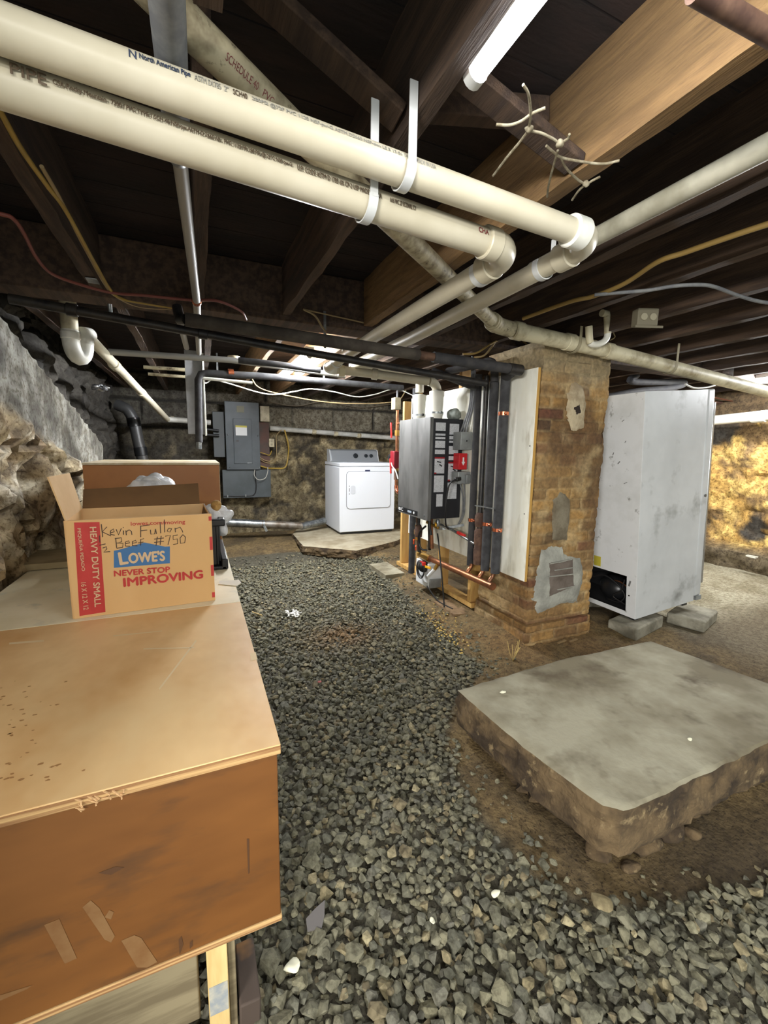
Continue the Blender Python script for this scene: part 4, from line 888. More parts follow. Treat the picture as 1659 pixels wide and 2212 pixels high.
# ------------------------------------------------------------------ dryer
DRY = mat('dryer_white', (226, 230, 236), .3)
dx0, dx1, dy0, dy1, dz0, dz1 = 1.652, 2.43, 5.21, 5.89, .172, 1.085
d = thing('clothes_dryer', 'white clothes dryer with grey control console on the back pad', 'dryer', ((dx0+dx1)/2, (dy0+dy1)/2, .15))
MB().box(dx0, dx1, dy0, dy1, dz0+.012, dz1-.052).build('body', DRY, d, bevel=.010)
MB().box(dx0-.001, dx1+.001, dy0-.002, dy1, dz1-.048, dz1).build('top_panel', DRY, d, bevel=.010)
MB().box(dx0+.02, dx1-.02, dy0+.02, dy1-.02, dz0-.014, dz0+.011).build('plinth', BLACK, d)
def rrect(x0, x1, z0, z1, r, n=6):
    out = []
    for cx, cz, a0 in ((x1-r, z1-r, 0), (x0+r, z1-r, PI/2), (x0+r, z0+r, PI), (x1-r, z0+r, 3*PI/2)):
        out += [(cx+r*math.cos(a0+PI/2*i/n), cz+r*math.sin(a0+PI/2*i/n)) for i in range(n+1)]
    return out
ox, oz0, oz1 = dx0+.095, dz0+.32, dz0+.80
MB().prism(rrect(ox-.006, dx1-.07+.006, oz0-.006, oz1+.006, .05), (0, dy0-.001, 0), (1, 0, 0), (0, 0, 1), .0015).build('door_gap', mat('gap_grey', (128, 132, 138), .6), d)
dd = MB().prism(rrect(ox, dx1-.07, oz0, oz1, .046), (0, dy0-.003, 0), (1, 0, 0), (0, 0, 1), .010).build('door', DRY, d, bevel=.003)
MB().prism(rrect(ox+.05, ox+.115, oz0+.19, oz0+.30, .025), (0, dy0-.0134, 0), (1, 0, 0), (0, 0, 1), .003).build('handle', mat('handle_white', (206, 210, 216), .3), dd, bevel=.002)
for z, h in ((.285, .018), (.225, .045), (.185, .018)): MB().box(ox+.030, ox+.036, dy0-.0145, dy0-.0131, oz0+z, oz0+z+h).build('latch_slot', IRON, dd)
MB().box(ox+.25, ox+.32, dy0-.0030, dy0-.0012, dz1-.115, dz1-.092).build('badge', mat('badge_blue', (28, 38, 74), .3), d)
cons = MB().prism([(dy1-.19, dz1+.001), (dy1-.005, dz1+.001), (dy1-.005, dz1+.17), (dy1-.10, dz1+.165), (dy1-.13, dz1+.15)], (dx0+.04, 0, 0), (0, 1, 0), (0, 0, 1), dx1-dx0-.08).build('console', mat('console_grey', (150, 154, 158), .35, .4), d, bevel=.008)
CONSIDE = mat('console_side', (190, 192, 194), .4)
for x in (dx0+.028, dx1-.04): MB().prism([(dy1-.19, dz1+.001), (dy1-.005, dz1+.001), (dy1-.005, dz1+.172), (dy1-.10, dz1+.168), (dy1-.13, dz1+.152)], (x, 0, 0), (0, 1, 0), (0, 0, 1), .011).build('console_end', CONSIDE, d, bevel=.003)
nrm = Vector((0, -.15, .06)).normalized()
for x, r in ((dx0+.40, .036), (dx0+.555, .026), (dx0+.635, .026)):
    c = Vector((x, dy1-.158, dz1+.078)); MB().lathe([(0, r), (.012, r*.96), (.012, r*.8), (.026, r*.74)], c, axis=nrm, seg=22).build('knob', mat('knob_dark', (60, 64, 68), .25, .6), d)
du = thing('dryer_duct', 'silver metal dryer duct running along the floor of the back wall', 'duct', (.9, 5.75, .25))
q0, q1, q2 = at(470, 1128, y=5.62), at(655, 1136, y=5.55), at(703, 1124, y=5.72)
MB().tube([q0, q0+(q1-q0)*.5], .052, 22).build('duct_section', GALV, du); MB().tube([q0+(q1-q0)*.5, q1], .049, 22).build('duct_section', mat('dusty_galvanized', (150, 146, 138), .5, .6, c2=(110, 98, 84), scale=9), du)
MB().tube([q1-(q2-q1)*.08, q1+(q2-q1)*.95], .047, 22).build('duct_section', GALV, du)
cc = q0+(q1-q0)*.52; MB().tube([cc-Vector((.012, 0, 0)), cc+Vector((.012, 0, 0))], .056, 22).build('clamp_band', GALV, du); MB().bar(cc+Vector((.0, -.055, -.01)), cc+Vector((.03, -.06, -.085)), .03, .004, up=(0, 1, 0)).build('band_tail', GALV, du)

# ------------------------------------------------------------------ electrical panels on the back wall
PANEL = mat('panel_grey', (70, 76, 80), .5, .2, c2=(58, 64, 68), scale=3); PANEL2 = mat('panel_grey_low', (76, 82, 85), .5, .2, c2=(66, 72, 74), scale=4)
BWY = 5.98
e = thing('breaker_panel', 'tall grey breaker panel with a white and yellow label on its door', 'electrical panel', (.55, BWY, 1.4))
MB().box(.36, .75, 5.86, BWY, .985, 1.82).build('cabinet', PANEL, e, bevel=.004)
MB().box(.345, .765, 5.846, 5.859, .972, 1.832).build('cover', PANEL, e, bevel=.004)
dr = MB().box(.44, .665, 5.836, 5.8455, 1.05, 1.62).build('door', PANEL, e, bevel=.003)
MB().box(.468, .606, 5.8335, 5.8355, 1.41, 1.53).build('label', WHITE_PAPER, dr); MB().box(.468, .606, 5.8330, 5.8352, 1.512, 1.535).build('label_band', mat('label_yellow', (196, 186, 80), .6), dr)
MB().box(.47, .50, 5.830, 5.8355, 1.33, 1.35).build('latch', IRON, dr); MB().box(.60, .655, 5.832, 5.8355, 1.055, 1.064).build('chrome_latch', GALV, dr)
for x, z in ((.372, 1.415), (.742, 1.410), (.385, 1.0), (.745, 1.0)): MB().sphere((x, 5.845, z), .008, 8, 6).build('screw', GALV, e)
MB().box(.49, .58, 5.8445, 5.8458, 1.70, 1.78).build('faded_sticker', mat('faded_sticker', (130, 128, 112), .7), e)
e = thing('panel_board', 'lower grey steel panel behind and below the breaker panel', 'electrical panel', (.6, BWY, .8))
MB().box(.29, .90, 5.885, 5.94, .60, .968).build('cover', PANEL2, e, bevel=.004)
MB().tube(smooth_path([(.70, 5.880, .965), (.705, 5.878, .85), (.705, 5.878, .72), (.68, 5.878, .645), (.60, 5.878, .625), (.30, 5.878, .63)], 6), .007, 8).build('black_cable', BLACK_CABLE, e)
for x in (.345, .57): MB().box(x-.006, x+.006, 5.868, 5.8845, .612, .642).build('cable_clip', GALV, e)
tag(MB().tube(smooth_path([(.69, 5.85, .970), (.68, 5.82, .90), (.73, 5.82, .84), (.82, 5.84, .86), (.86, 5.87, .95), (.86, 5.88, 1.0)], 8), .005, 8).build('cable_loop', WHITE_CABLE), 'thin white cable loop hanging under the breaker panel', 'cable')
e = thing('meter_board', 'dark grey electrical box in the gloom left of the breaker panel', 'electrical box', (.27, BWY, 1.4)); MB().box(.20, .335, 5.88, BWY, 1.13, 1.70).build('cabinet', mat('dim_grey', (74, 78, 80), .6), e, bevel=.006); MB().tube([(.27, 5.85, 1.46), (.10, 5.85, 1.48)], .018, 10).build('cable', BLACK_CABLE, e); MB().tube([(.27, 5.85, 1.40), (.10, 5.85, 1.41)], .018, 10).build('cable', BLACK_CABLE, e)
e = thing('bell_box', 'small beige box high on the back wall right of the breaker panel', 'electrical box', (.84, 6.0, 1.7)); MB().box(.785, .905, 5.90, 5.98, 1.60, 1.80).build('box', BEIGE, e, bevel=.004)
e = thing('wall_outlet', 'small beige outlet box beside the yellow cables on the back wall', 'outlet', (.93, 6.0, 1.36)); MB().box(.895, .965, 5.93, 6.0, 1.27, 1.38).build('box', BEIGE, e, bevel=.004); 
for z in (1.30, 1.345): MB().cyl((.93, 5.926, z), (.93, 5.9295, z), .014, 12).build('socket', mat('socket_tan', (150, 142, 118), .5), e)
tag(MB().box(.78, .905, 5.965, 6.02, 1.0, 1.595).build('board', mat('red_brown_board', (92, 66, 58), .8, c2=(78, 66, 60), scale=5)), 'narrow red-brown mounting board behind the loose cables right of the breaker panel', 'board')
for k, (pts, m, r, lab) in enumerate((
    ([(.766, 1.20), (.83, 1.18), (.90, 1.16), (.93, 1.22)], YELLOW_CABLE, .006, 'yellow cable leaving the breaker panel, curling up highest'),
    ([(.766, 1.13), (.84, 1.09), (.92, 1.08), (.98, 1.14), (.99, 1.30), (1.0, 1.42), (1.06, 1.50)], TAN_CABLE, .006, 'tan cable looping from the breaker panel up past the beige outlet'),
    ([(.766, 1.11), (.85, 1.06), (.95, 1.06), (1.0, 1.13)], TAN_CABLE, .006, 'tan cable in a short loop below the others at the breaker panel'),
    ([(.766, 1.02), (.86, .99), (.96, .985), (1.10, 1.0), (1.15, 1.15), (1.15, 1.30), (1.10, 1.50)], YELLOW_CABLE, .010, 'thick yellow cable sweeping right along the stone and up to the pipe'))):
    tag(MB().tube(smooth_path([(x, 5.93-.03*math.sin(i*2+k), z) for i, (x, z) in enumerate(pts)], 8), r, 8).build('electrical_cable', m), lab, 'cable', 'cables beside the breaker panel')
# ------------------------------------------------------------------ pipes under the joists
def coupling(p, d, r, m, par, half=.022):
    d = Vector(d).normalized(); p = Vector(p)
    return MB().tube([p-d*half, p-d*(half-.003), p+d*(half-.003), p+d*half], [r-.003, r, r, r-.003], 26).build('coupling', m, par)
def hanger(label, p, axis, r, top, m=WHITE_METAL, group=None):
    """strap hook: a half loop under the pipe and a perforated strap up to the joist"""
    p = Vector(p); axis = Vector(axis).normalized(); s = axis.cross(Vector((0, 0, 1))).normalized(); rr = r+.004
    t = thing('pipe_hanger', label, 'pipe hanger', (p.x, p.y, p.z), group)
    mb = MB(); n = 18; prev = None; w = .011
    for i in range(n+1):
        a = -PI*1.15*i/n
        c = p+s*math.cos(a)*rr+Vector((0, 0, math.sin(a)*rr)); o = p+s*math.cos(a)*(rr+.003)+Vector((0, 0, math.sin(a)*(rr+.003)))
        mb.v += [c-axis*w, c+axis*w, o+axis*w, o-axis*w]
        if i: k = (i-1)*4; mb.f += [(k+j, k+4+j, k+4+(j+1) % 4, k+(j+1) % 4) for j in range(4)]
    mb.f += [(3, 2, 1, 0), (n*4, n*4+1, n*4+2, n*4+3)]
    mb.build('hook', m, t)
    a = p+s*(rr+.0015); MB().bar(a-Vector((0, 0, .005)), (a.x, a.y, top), .018 if abs(axis.x) > .5 else .003, .003 if abs(axis.x) > .5 else .018, up=(0, 1, 0)).build('strap', m, t)
    hl = MB(); z = p.z+.02; nr = -s
    while z < top-.01: hl.sphere(a+Vector((0, 0, z-a.z))+(-s if s.y > 0 else s)*.0018, .0022, 6, 4); z += .018
    return t
def wrap(a, b, r, ang0, m, par, words, x0, h, thick=.0):
    """printing rolled on to a pipe running from a to b, facing the path side"""
    a = Vector(a); b = Vector(b); ex_ = (b-a).normalized(); ez_ = Vector((0, 0, 1)); ez_ = (ez_-ex_*ez_.dot(ex_)).normalized(); ef = ex_.cross(ez_); 
    for body, L, mm in words:
        mb = MB()
        def fn(x, y, k):
            g = ang0+(y-h/2)/r
            return a+ex_*x+(ef*math.cos(g)+ez_*math.sin(g))*(r+.0006+k*.0002)
        if body: letter(mb, body, fn, width=L, height=h, x0=x0, thick=thick); mb.build('printed_text', mm, par, smooth=False)
        x0 += L+.012
ua, ub = Vector((-.93, .818, 1.852)), Vector((.965, .945, 1.855)); UR = .0305
v = thing('vent_pipe', 'upper cream plastic vent pipe with blue printed words and white hub elbow', 'pipe', ua)
MB().tube([ua, ub], UR, 36).build('pipe_run', PVC, v)
UX = 1.053; ux1 = 1.105
bend = arc((ub.x, ub.y+.085, ub.z), (0, -.085, 0), (.085, 0, 0), 10)
MB().tube(bend, .035, 28).build('elbow', PVC, v)
coupling(ub, (1, .06, 0), .040, PVC_WHITE, v, .026); coupling(bend[-1]+Vector((0, .03, 0)), (0, 1, 0), .040, PVC, v, .028)
MB().tube([bend[-1], (UX+.02, 2.13, 1.853), (ux1, 3.13, 1.884)], UR, 30).build('pipe_run', PVC, v)
e2 = arc((ux1+.07, 3.13, 1.884), (-.07, 0, 0), (0, .07, 0), 8); MB().tube(e2, .035, 24).build('elbow', PVC, v)
e3 = arc((1.63, 3.20, 1.80), (0, 0, .07), (.07, 0, 0), 8)
MB().tube([e2[-1], (1.30, 3.205, 1.882), e3[0]], UR, 24).build('pipe_run', PVC, v); MB().tube(e3+[Vector((1.70, 3.20, BZ1+.225))], .034, 24).build('elbow', PVC, v)
for body, x0, x1, mm, h in (('N', .862, .872, INK_BLUE, .014), ('North American Pipe', .876, .948, INK_BLUE, .0135), ('ASTM D1785', .954, .994, INK_PALE, .011), ('2"', 1.000, 1.006, INK_PALE, .011), ('SCH40', 1.014, 1.037, INK, .011), ('280PSI @73F PVC 1120 NSF-pw-G ASTM D2665 NSF-dwv LE R 13-56 14', 1.045, 1.357, INK_PALE, .010), ('MADE IN USA', 1.378, 1.426, INK_PALE, .010)):
    wrap(ua, ub, UR, .34, mm, v, ((body, x1-x0, mm),), x0, h, .02)
la, lb = Vector((-.93, .845, 1.816)), Vector((.745, 1.028, 1.818)); LR = .0335
v = thing('vent_pipe', 'lower cream plastic vent pipe with brown printed words and plain elbow', 'pipe', la)
MB().tube([Vector((-.93, .892, 1.816)), Vector((-.36, .911, 1.816)), lb], LR, 36).build('pipe_run', PVC, v)
LX = .842; bend = arc((lb.x, lb.y+.09, lb.z), (.0, -.09, 0), (.09, 0, 0), 10)
MB().tube(bend, .038, 28).build('elbow', PVC, v); coupling(lb, (1, .1, 0), .041, PVC, v, .022); coupling(bend[-1]+Vector((0, .03, 0)), (0, 1, 0), .042, PVC, v, .026)
MB().tube([bend[-1], (.872, 2.13, 1.846), (.888, 3.05, 1.838)], .0315, 30).build('pipe_run', PVC, v)
e2 = arc((.888+.07, 3.05, 1.838), (-.07, 0, 0), (0, .07, 0), 8); MB().tube(e2, .036, 24).build('elbow', PVC_WHITE, v)
e3 = arc((1.63, 2.92, 1.708), (0, 0, .07), (.07, 0, 0), 8)
MB().tube([e2[-1], (1.2, 3.06, 1.82), (1.50, 2.97, 1.79), e3[0]], .0315, 24).build('pipe_run', PVC, v); MB().tube(e3+[Vector((1.70, 2.92, BZ1+.20))], .035, 24).build('elbow', PVC, v)
coupling((1.0, 3.112, 1.83), (1, -.05, 0), .040, PVC_GRIMY, v); coupling((1.24, 3.05, 1.816), (1, -.3, -.1), .040, PVC, v)
for body, x0, x1, h in (('PIPE', .702, .745, .016), ('CSA Rocky Mountain', .753, .822, .010), ('7200 / PVC TYPE 1 SCH 40 NSF-pw ASTM D 2665 6% . PVC 1120 PR 280 PSI @ 23°C NSF-pw-G', .829, 1.131, .010), ('U.P. CODE ASTM D 1785 6% CP-2 USP MADE IN U.S.A', 1.142, 1.335, .010), ('A16 WC 27 ECONAL CY', 1.356, 1.426, .010)):
    wrap(la, lb, LR, .12, INK, v, ((body, x1-x0, INK),), x0, h, .03)
wrap(la, lb, LR, .20, INK, v, (('CHA', .034, mat('red_ink', (120, 52, 50), .6)),), 1.618, .013, .03)
hanger('white strap hook holding the upper vent pipe under the joist', (.43, ua.y+(ub.y-ua.y)*(.43+.93)/1.895, 1.855), (1, .06, 0), UR+.001, ZJ+.05)
hanger('white strap hook holding the lower vent pipe beside the upper hook', (.375, la.y+(lb.y-la.y)*(.375+.93)/1.675, 1.818), (1, .1, 0), LR+.001, ZJ+.05)
hanger('white strap hook on the left of the two pipes, just past its elbow', (.845, 1.20, 1.821), (0, 1, 0), .0325, ZJ)
hanger('white strap hook on the right of the two pipes, just past its elbow', (UX+.003, 1.16, 1.858), (0, 1, 0), UR+.001, ZJ)
hanger('far white strap hook on the left vent pipe near the black pipes', (.885, 2.85, 1.839), (0, 1, 0), .0325, ZJ)
tag(MB().bar((.66, 2.34, 1.80), (.66, 2.34, 1.99), .014, .003).build('perforated_strap', GALV), 'flat perforated metal strap hanging from the girder above the far tube', 'strap')

# old diagonal drain, dirty, then the long drain past the chimney
v = thing('drain_pipe', 'old grimy white drain pipe crossing diagonally above the vent pipes', 'pipe', (.6, 1.29, 1.916))
MB().tube([(-.14, .803, 1.999), (.033, .918, 1.976), (.56, 1.238, 1.916), (1.385, 1.862, 1.914)], .031, 28).build('pipe_run', PVC_DIRTY, v)
wrap((.033, .918, 1.976), (.56, 1.238, 1.916), .031, -.5, INK, v, (('SCHEDULE 40', .07, mat('red_ink', (120, 52, 50), .6)), ('PVC', .025, mat('red_ink', (120, 52, 50), .6))), .04, .012)
MB().tube(smooth_path([(1.385, 1.862, 1.916), (1.43, 1.895, 1.914), (1.49, 1.915, 1.910), (1.56, 1.918, 1.905)], 5), .040, 24).build('elbow', PVC_DIRTY, v)
coupling((1.42, 1.888, 1.914), (1, .7, 0), .044, PVC_DIRTY, v, .026)
v = thing('drain_pipe', 'long dusty drain pipe running right in front of the chimney top', 'pipe', (2.5, 1.93, 1.85))
DP = [(1.565, 1.92, 1.903), (2.26, 1.935, 1.876), (3.05, 1.94, 1.822), (4.3, 1.95, 1.735), (5.5, 1.96, 1.65)]
MB().tube(DP, .042, 28).build('pipe_run', PVC_GRIMY, v)
for x, y, z in ((1.60, 1.92, 1.902), (1.98, 1.93, 1.888), (2.30, 1.935, 1.873)): coupling((x, y, z), (1, 0, -.04), .047, PVC_GRIMY, v, .03)
for x, lab in ((2.02, 'pale strap hook on the long drain in front of the chimney'), (2.88, 'pale strap hook on the long drain above the freezer')): hanger(lab, (x, 1.937, 1.887 if x < 2.5 else 1.834), (1, 0, 0), .0475 if x < 2.1 else .043, ZJ+.02, mat('dusty_strap', (150, 142, 116), .7))
t = thing('vent_line', 'pale dusty plastic pipe under the joists beyond the big beam', 'pipe', (1.16, .3, 1.925))
MB().tube([(1.145, -.4, 1.922), (1.152, 1.32, 1.922)], .026, 24).build('pipe_run', mat('dim_pvc', (170, 166, 148), .5, c2=(140, 136, 118), scale=7), t)
wrap((1.145, -.4, 1.922), (1.152, 1.32, 1.922), .026, -.4, INK, t, (('SCHEDULE 40 PVC', .12, INK),), 1.38, .012)

# grey pipes running with the joists at the left
GZ = 1.916
v = thing('steel_pipe', 'grey steel pipe running back along the joists at top left with a silver reducer', 'pipe', (-.015, 1.2, GZ))
MB().tube([(-.018, .0, GZ+.01), (-.008, 1.12, GZ)], .026, 22).build('thick_pipe', GREY_PIPE, v); MB().lathe([(0, .029), (.03, .029), (.045, .021), (.06, .021)], (-.008, 1.12, GZ), axis=(0, 1, 0), seg=20).build('reducer', GALV, v)
MB().tube([(-.006, 1.17, GZ), (.03, 2.2, GZ), (.045, 3.35, GZ-.01)], .0165, 18).build('thin_pipe', mat('grey_plastic_pipe', (150, 148, 142), .5), v)
coupling((.03, 2.22, GZ), (0, 1, 0), .021, COPPER_BRIGHT, v, .012)
tag(MB().tube([(-.055, 2.38, GZ-.012), (-.03, 3.2, GZ-.012)], .0165, 16).build('plastic_pipe', mat('grey_plastic_pipe', (150, 148, 142), .5)), 'short grey pipe beside the steel pipe beyond the girder', 'pipe')
# black iron pipe and brown insulated pipe across, under the girder
PY = 2.08
a, b = at(400, 690, y=PY), at(1125, 800, y=PY)
t = thing('insulated_pipe', 'thick dark insulated pipe crossing under the girder to the risers', 'pipe', a)
m_ = a+(b-a)*.62
MB().tube([a, m_], .0285, 22).build('foam_sleeve', FOAM_BROWN, t); MB().tube([m_, m_+(b-a)*.05], .021, 18).build('bare_pipe', RUST, t); MB().tube([m_+(b-a)*.05, b-(b-a)*.05], .0285, 22).build('foam_sleeve', FOAM_DARK, t); MB().tube([b-(b-a)*.05, b], .032, 22).build('end_sleeve', IRON, t)
MB().tube([a, a-Vector((.02, -.02, 0)), a+Vector((-.03, .06, .06))], .021, 14).build('elbow', IRON, t)
MB().tube([(1.70, PY+.01, 1.747), (1.76, 2.14, 1.735), (1.79, 2.235, 1.72)], .028, 18).build('elbow_sleeve', FOAM_DARK, t)
q = [at(20, 645, y=2.19), at(640, 757, y=2.19), at(870, 797, y=2.19)]; q2 = q[2]+(q[2]-q[1])*.95
t = thing('iron_pipe', 'black iron gas pipe crossing below the dark insulated pipe', 'pipe', q[0])
MB().tube([q[0], q[1], q2], .019, 18).build('pipe_run', IRON, t); 
for f in (.18, .62): coupling(q[0]+(q[1]-q[0])*f, q[1]-q[0], .025, IRON, t, .02)
MB().tube([q[0]+(q[1]-q[0])*.3, q[0]+(q[1]-q[0])*.3+Vector((0, 0, .05))], .008, 10).build('pipe_hook', GALV, t)
t = thing('insulated_pipe', 'slanting dark insulated pipe reaching the left riser above the boiler', 'pipe', (1.79, 2.53, 1.72)); MB().tube([(1.79, 2.525, 1.70), (1.775, 2.60, 1.722), (1.70, 2.98, 1.865)], .027, 18).build('foam_sleeve', FOAM_DARK, t)
t = thing('insulated_pipe', 'dark insulated pipe joining the tops of the two right risers', 'pipe', (1.79, 2.3, 1.82)); MB().tube(smooth_path([(1.792, 2.345, 1.707), (1.792, 2.355, 1.80), (1.792, 2.40, 1.845), (1.792, 2.52, 1.85), (1.78, 2.9, 1.86)], 6), .026, 16).build('foam_sleeve', FOAM_DARK, t)
# lines crossing farther back
def xpipe(name, label, pix, y, r, m, cat='pipe', group=None, parts=None):
    P = [at(u, v, y=y) for u, v in pix]; return tag(MB().tube(P, r, 16).build(name, m), label, cat, group)
xpipe('plastic_pipe', 'dusty grey pipe crossing far back in front of the far tube, topmost of three', ((235, 760), (500, 778), (745, 812)), 3.45, .021, mat('grey_plastic_pipe', (150, 148, 142), .5))
xpipe('insulated_pipe', 'blue-grey insulated pipe crossing in front of the far fluorescent tube', ((515, 778), (600, 787), (692, 800)), 3.36, .0225, FOAM)
P = [at(428, 820, y=3.62), at(434, 808, y=3.62), at(445, 806, y=3.62), at(560, 812, y=3.62), at(800, 832, y=3.62), at(870, 838, y=3.62)]
t = thing('insulated_pipe', 'insulated pipe that crosses far back and drops down over the hanging grey board', 'pipe', P[0])
for u, v in ((470, 806), (700, 823)):
    c = at(u, v, y=3.62); MB().bar(c+Vector((0, 0, .02)), (c.x, c.y, ZJ+.02), .012, .003).build('hanger_strap', GALV, t)
MB().tube([at(430, 955, y=3.62)]+P, .026, 16).build('foam_sleeve', FOAM, t); MB().tube([at(430, 953, y=3.62), at(430, 970, y=3.62)], .020, 14).build('pipe_end', GALV, t)
c = at(499, 803, y=3.62); MB().tube([c-Vector((.02, 0, .01)), c+Vector((.02, 0, -.008))], .030, 16).build('copper_fitting', COPPER_BRIGHT, t)
xpipe('plastic_pipe', 'thin white plastic pipe poking right beside the hanging grey board', ((438, 817), (545, 827)), 3.72, .012, PVC_WHITE)
xpipe('plastic_pipe', 'thin dim pipe far back left of the hanging grey board, upper of two', ((310, 793), (420, 800)), 3.9, .014, PVC_DIRTY); xpipe('plastic_pipe', 'thin dim pipe far back left of the hanging grey board, lower of two', ((320, 808), (400, 814)), 3.9, .012, PVC_DIRTY)
a = at(400, 812, y=3.76); b = at(425, 938, y=3.76); c = at(447, 940, y=3.76)
t = thing('hanging_board', 'narrow grey-white board hanging from the joists behind an insulated pipe', 'board', (a.x, 3.76, b.z))
MB().box(a.x, c.x-.014, 3.76, 3.80, b.z, ZJ+.05).build('board_face', mat('grey_painted_board', (168, 170, 172), .6, c2=(146, 148, 148), scale=5), t, bevel=.003); MB().box(c.x-.013, c.x, 3.72, 3.80, b.z-.01, ZJ+.03).build('lit_edge', BOARD, t, bevel=.002)  # edge strip painted white for the light that falls on it

# white trap and drain at the left wall
T0 = at(150, 700, x=-.62); tx, ty = T0.x, T0.y; R0_ = .041
t = thing('drain_trap', 'white plastic trap hanging at the left wall with a pipe slanting to the back', 'drain', (tx, ty, 1.75))
MB().tube([(tx, ty, 2.10), (tx, ty, 1.87)], R0_, 24).build('tail_pipe', PVC_GRIMY, t)
zt = at(150, 735, y=ty).z; dxl = Vector((.055, .06, 0)); cU = Vector((tx, ty, zt))+dxl*.5
MB().tube([(tx, ty, 1.90), (tx, ty, zt)] + [cU + (-dxl*.5)*math.cos(k*PI/10)+Vector((0, 0, -.085*math.sin(k*PI/10))) for k in range(1, 10)] + [Vector((tx, ty, zt))+dxl, Vector((tx, ty, 1.87))+dxl], .043, 24).build('trap_bend', PVC_WHITE, t)
coupling((tx, ty, 1.87), (0, 0, 1), .047, PVC_WHITE, t, .02); 
d0 = Vector((tx, ty, 1.90))+dxl; d1 = at(362, 906, y=5.75)
MB().tube([Vector((tx, ty, 1.84))+dxl, d0+Vector((.0, .0, .0)), d0+Vector((.01, .06, .005))], .045, 20).build('elbow', PVC_WHITE, t)
MB().tube([d0+Vector((.005, .04, 0)), d1], .031, 22).build('slanting_pipe', PVC, t)
for f in (.22, .52): coupling(d0+(d1-d0)*f, d1-d0, .037, PVC, t, .04)
GWP = mat('grey_white_pvc', (190, 190, 184), .5, c2=(156, 154, 146), scale=5)
t = thing('drain_pipe', 'short white drain pipe on the back wall between the slanting pipe and the hanging board', 'pipe', (-.2, 5.9, 1.55))
MB().tube([at(362, 906, y=5.75), at(395, 908, y=5.84), at(455, 913, y=5.86)], .033, 18).build('pipe_run', GWP, t)
for u, v in ((372, 906), (412, 909)): coupling(at(u, v, y=5.8), (1, .4, -.02), .037, PVC_DIRTY, t, .02)
t = thing('drain_pipe', 'grey-white drain pipe along the back wall from the breaker panel to the boiler', 'pipe', (1.8, 5.95, 1.5))
MB().tube([at(583, 925, y=5.95), at(860, 947, y=5.95)], .033, 18).build('pipe_run', GWP, t)
for u, v in ((678, 933), (725, 937), (775, 941)): coupling(at(u, v, y=5.95), (1, 0, -.06), .037, PVC_DIRTY, t, .03)
t = thing('waste_pipe', 'black plastic waste pipe bending down in the far left corner', 'pipe', at(285, 900, y=5.82))
P = [at(252, 874, y=5.85), at(264, 879, y=5.83), at(276, 886, y=5.82), at(289, 910, y=5.82), at(298, 950, y=5.82), at(312, 1010, y=5.82), at(330, 1100, y=5.82)]
MB().tube(smooth_path(P, 5), .062, 22).build('pipe_run', mat('abs_black', (62, 62, 62), .4), t); 
for u, v in ((289, 912), (304, 975)): coupling(at(u, v, y=5.82), at(300, 960, y=5.82)-at(296, 940, y=5.82), .070, BLACK, t, .05)
tag(crumpled(at(216, 836, y=4.9), .09, .05, .035, 12, .9).build('foil_scrap', mat('foil', (200, 202, 204), .25, .9)), 'shiny crumpled foil stuffed above the dark rock at the left', 'foil')

# ------------------------------------------------------------------ cables
def cable(label, pix, r, m, name='electrical_cable', cat='cable', group=None, n=8, pre=(), post=(), **pl):
    return tag(MB().tube(smooth_path([Vector(p) for p in pre]+[at(u, v, **pl) for u, v in pix]+[Vector(p) for p in post], n), r, 10).build(name, m), label, cat, group)
cable('yellow cable running along the leftmost joist down to the girder', ((-70, 110), (0, 240), (48, 325), (105, 405), (142, 455), (200, 560), (238, 625), (262, 645), (310, 655), (392, 668)), .006, YELLOW_CABLE, z=1.925)
cable('tan cable beside the yellow one on the leftmost joist', ((90, 360), (130, 430), (175, 520), (225, 612), (250, 640), (300, 662), (370, 668)), .005, TAN_CABLE, z=1.928)
cable('dull red cable sagging across the joist ends at the left', ((-120, 440), (0, 462), (30, 474), (52, 505), (78, 555), (110, 590), (165, 612), (240, 632), (310, 638), (410, 648), (470, 650), (520, 672), (532, 690)), .006, mat('red_cable', (118, 62, 52), .6), z=1.918)
cable('yellow cable along the right joists passing behind the strap hook', ((2050, 360), (1850, 424), (1659, 484), (1580, 510), (1480, 545), (1420, 566), (1350, 612), (1282, 640), (1230, 652), (1130, 688)), .009, mat('dim_yellow_cable', (146, 120, 66), .6), z=1.93)
cable('grey armoured cable swooping across the right joists', ((1284, 637), (1340, 632), (1400, 627), (1455, 618), (1510, 615), (1545, 620), (1600, 640), (1659, 654), (1760, 660), (1950, 600)), .007, GREY_PIPE, z=1.92)
cable('white cable sagging in two waves far back over the breaker panel', ((440, 826), (460, 820), (500, 830), (560, 848), (598, 852), (640, 845), (672, 840), (720, 846), (770, 857), (810, 852), (855, 840)), .006, WHITE_CABLE, pre=((-.04, 3.80, 1.93),), post=((2.24, 4.3, 1.85), (2.27, 4.3, 1.955)), y=4.4)
cable('thin grey cable sagging under the white waves far back', ((600, 850), (700, 868), (790, 872), (850, 868)), .006, TAN_CABLE, pre=((.53, 4.6, 1.97), (.60, 4.6, 1.87)), post=((2.20, 4.6, 1.85), (2.27, 4.6, 1.96)), y=4.6)
cable('second thin grey cable drooping along the top of the back wall', ((580, 868), (640, 877), (700, 868), (780, 880), (850, 872)), .006, mat('dim_cable', (110, 100, 84), .7), y=6.05)
cable('tan cable dropping from the middle joist to the dark pipe', ((655, 668), (680, 682), (695, 705), (705, 718)), .005, TAN_CABLE, y=2.33); cable('thin tan cable running right from the middle joist end', ((655, 668), (700, 678), (745, 688), (785, 697)), .004, TAN_CABLE, y=2.34)
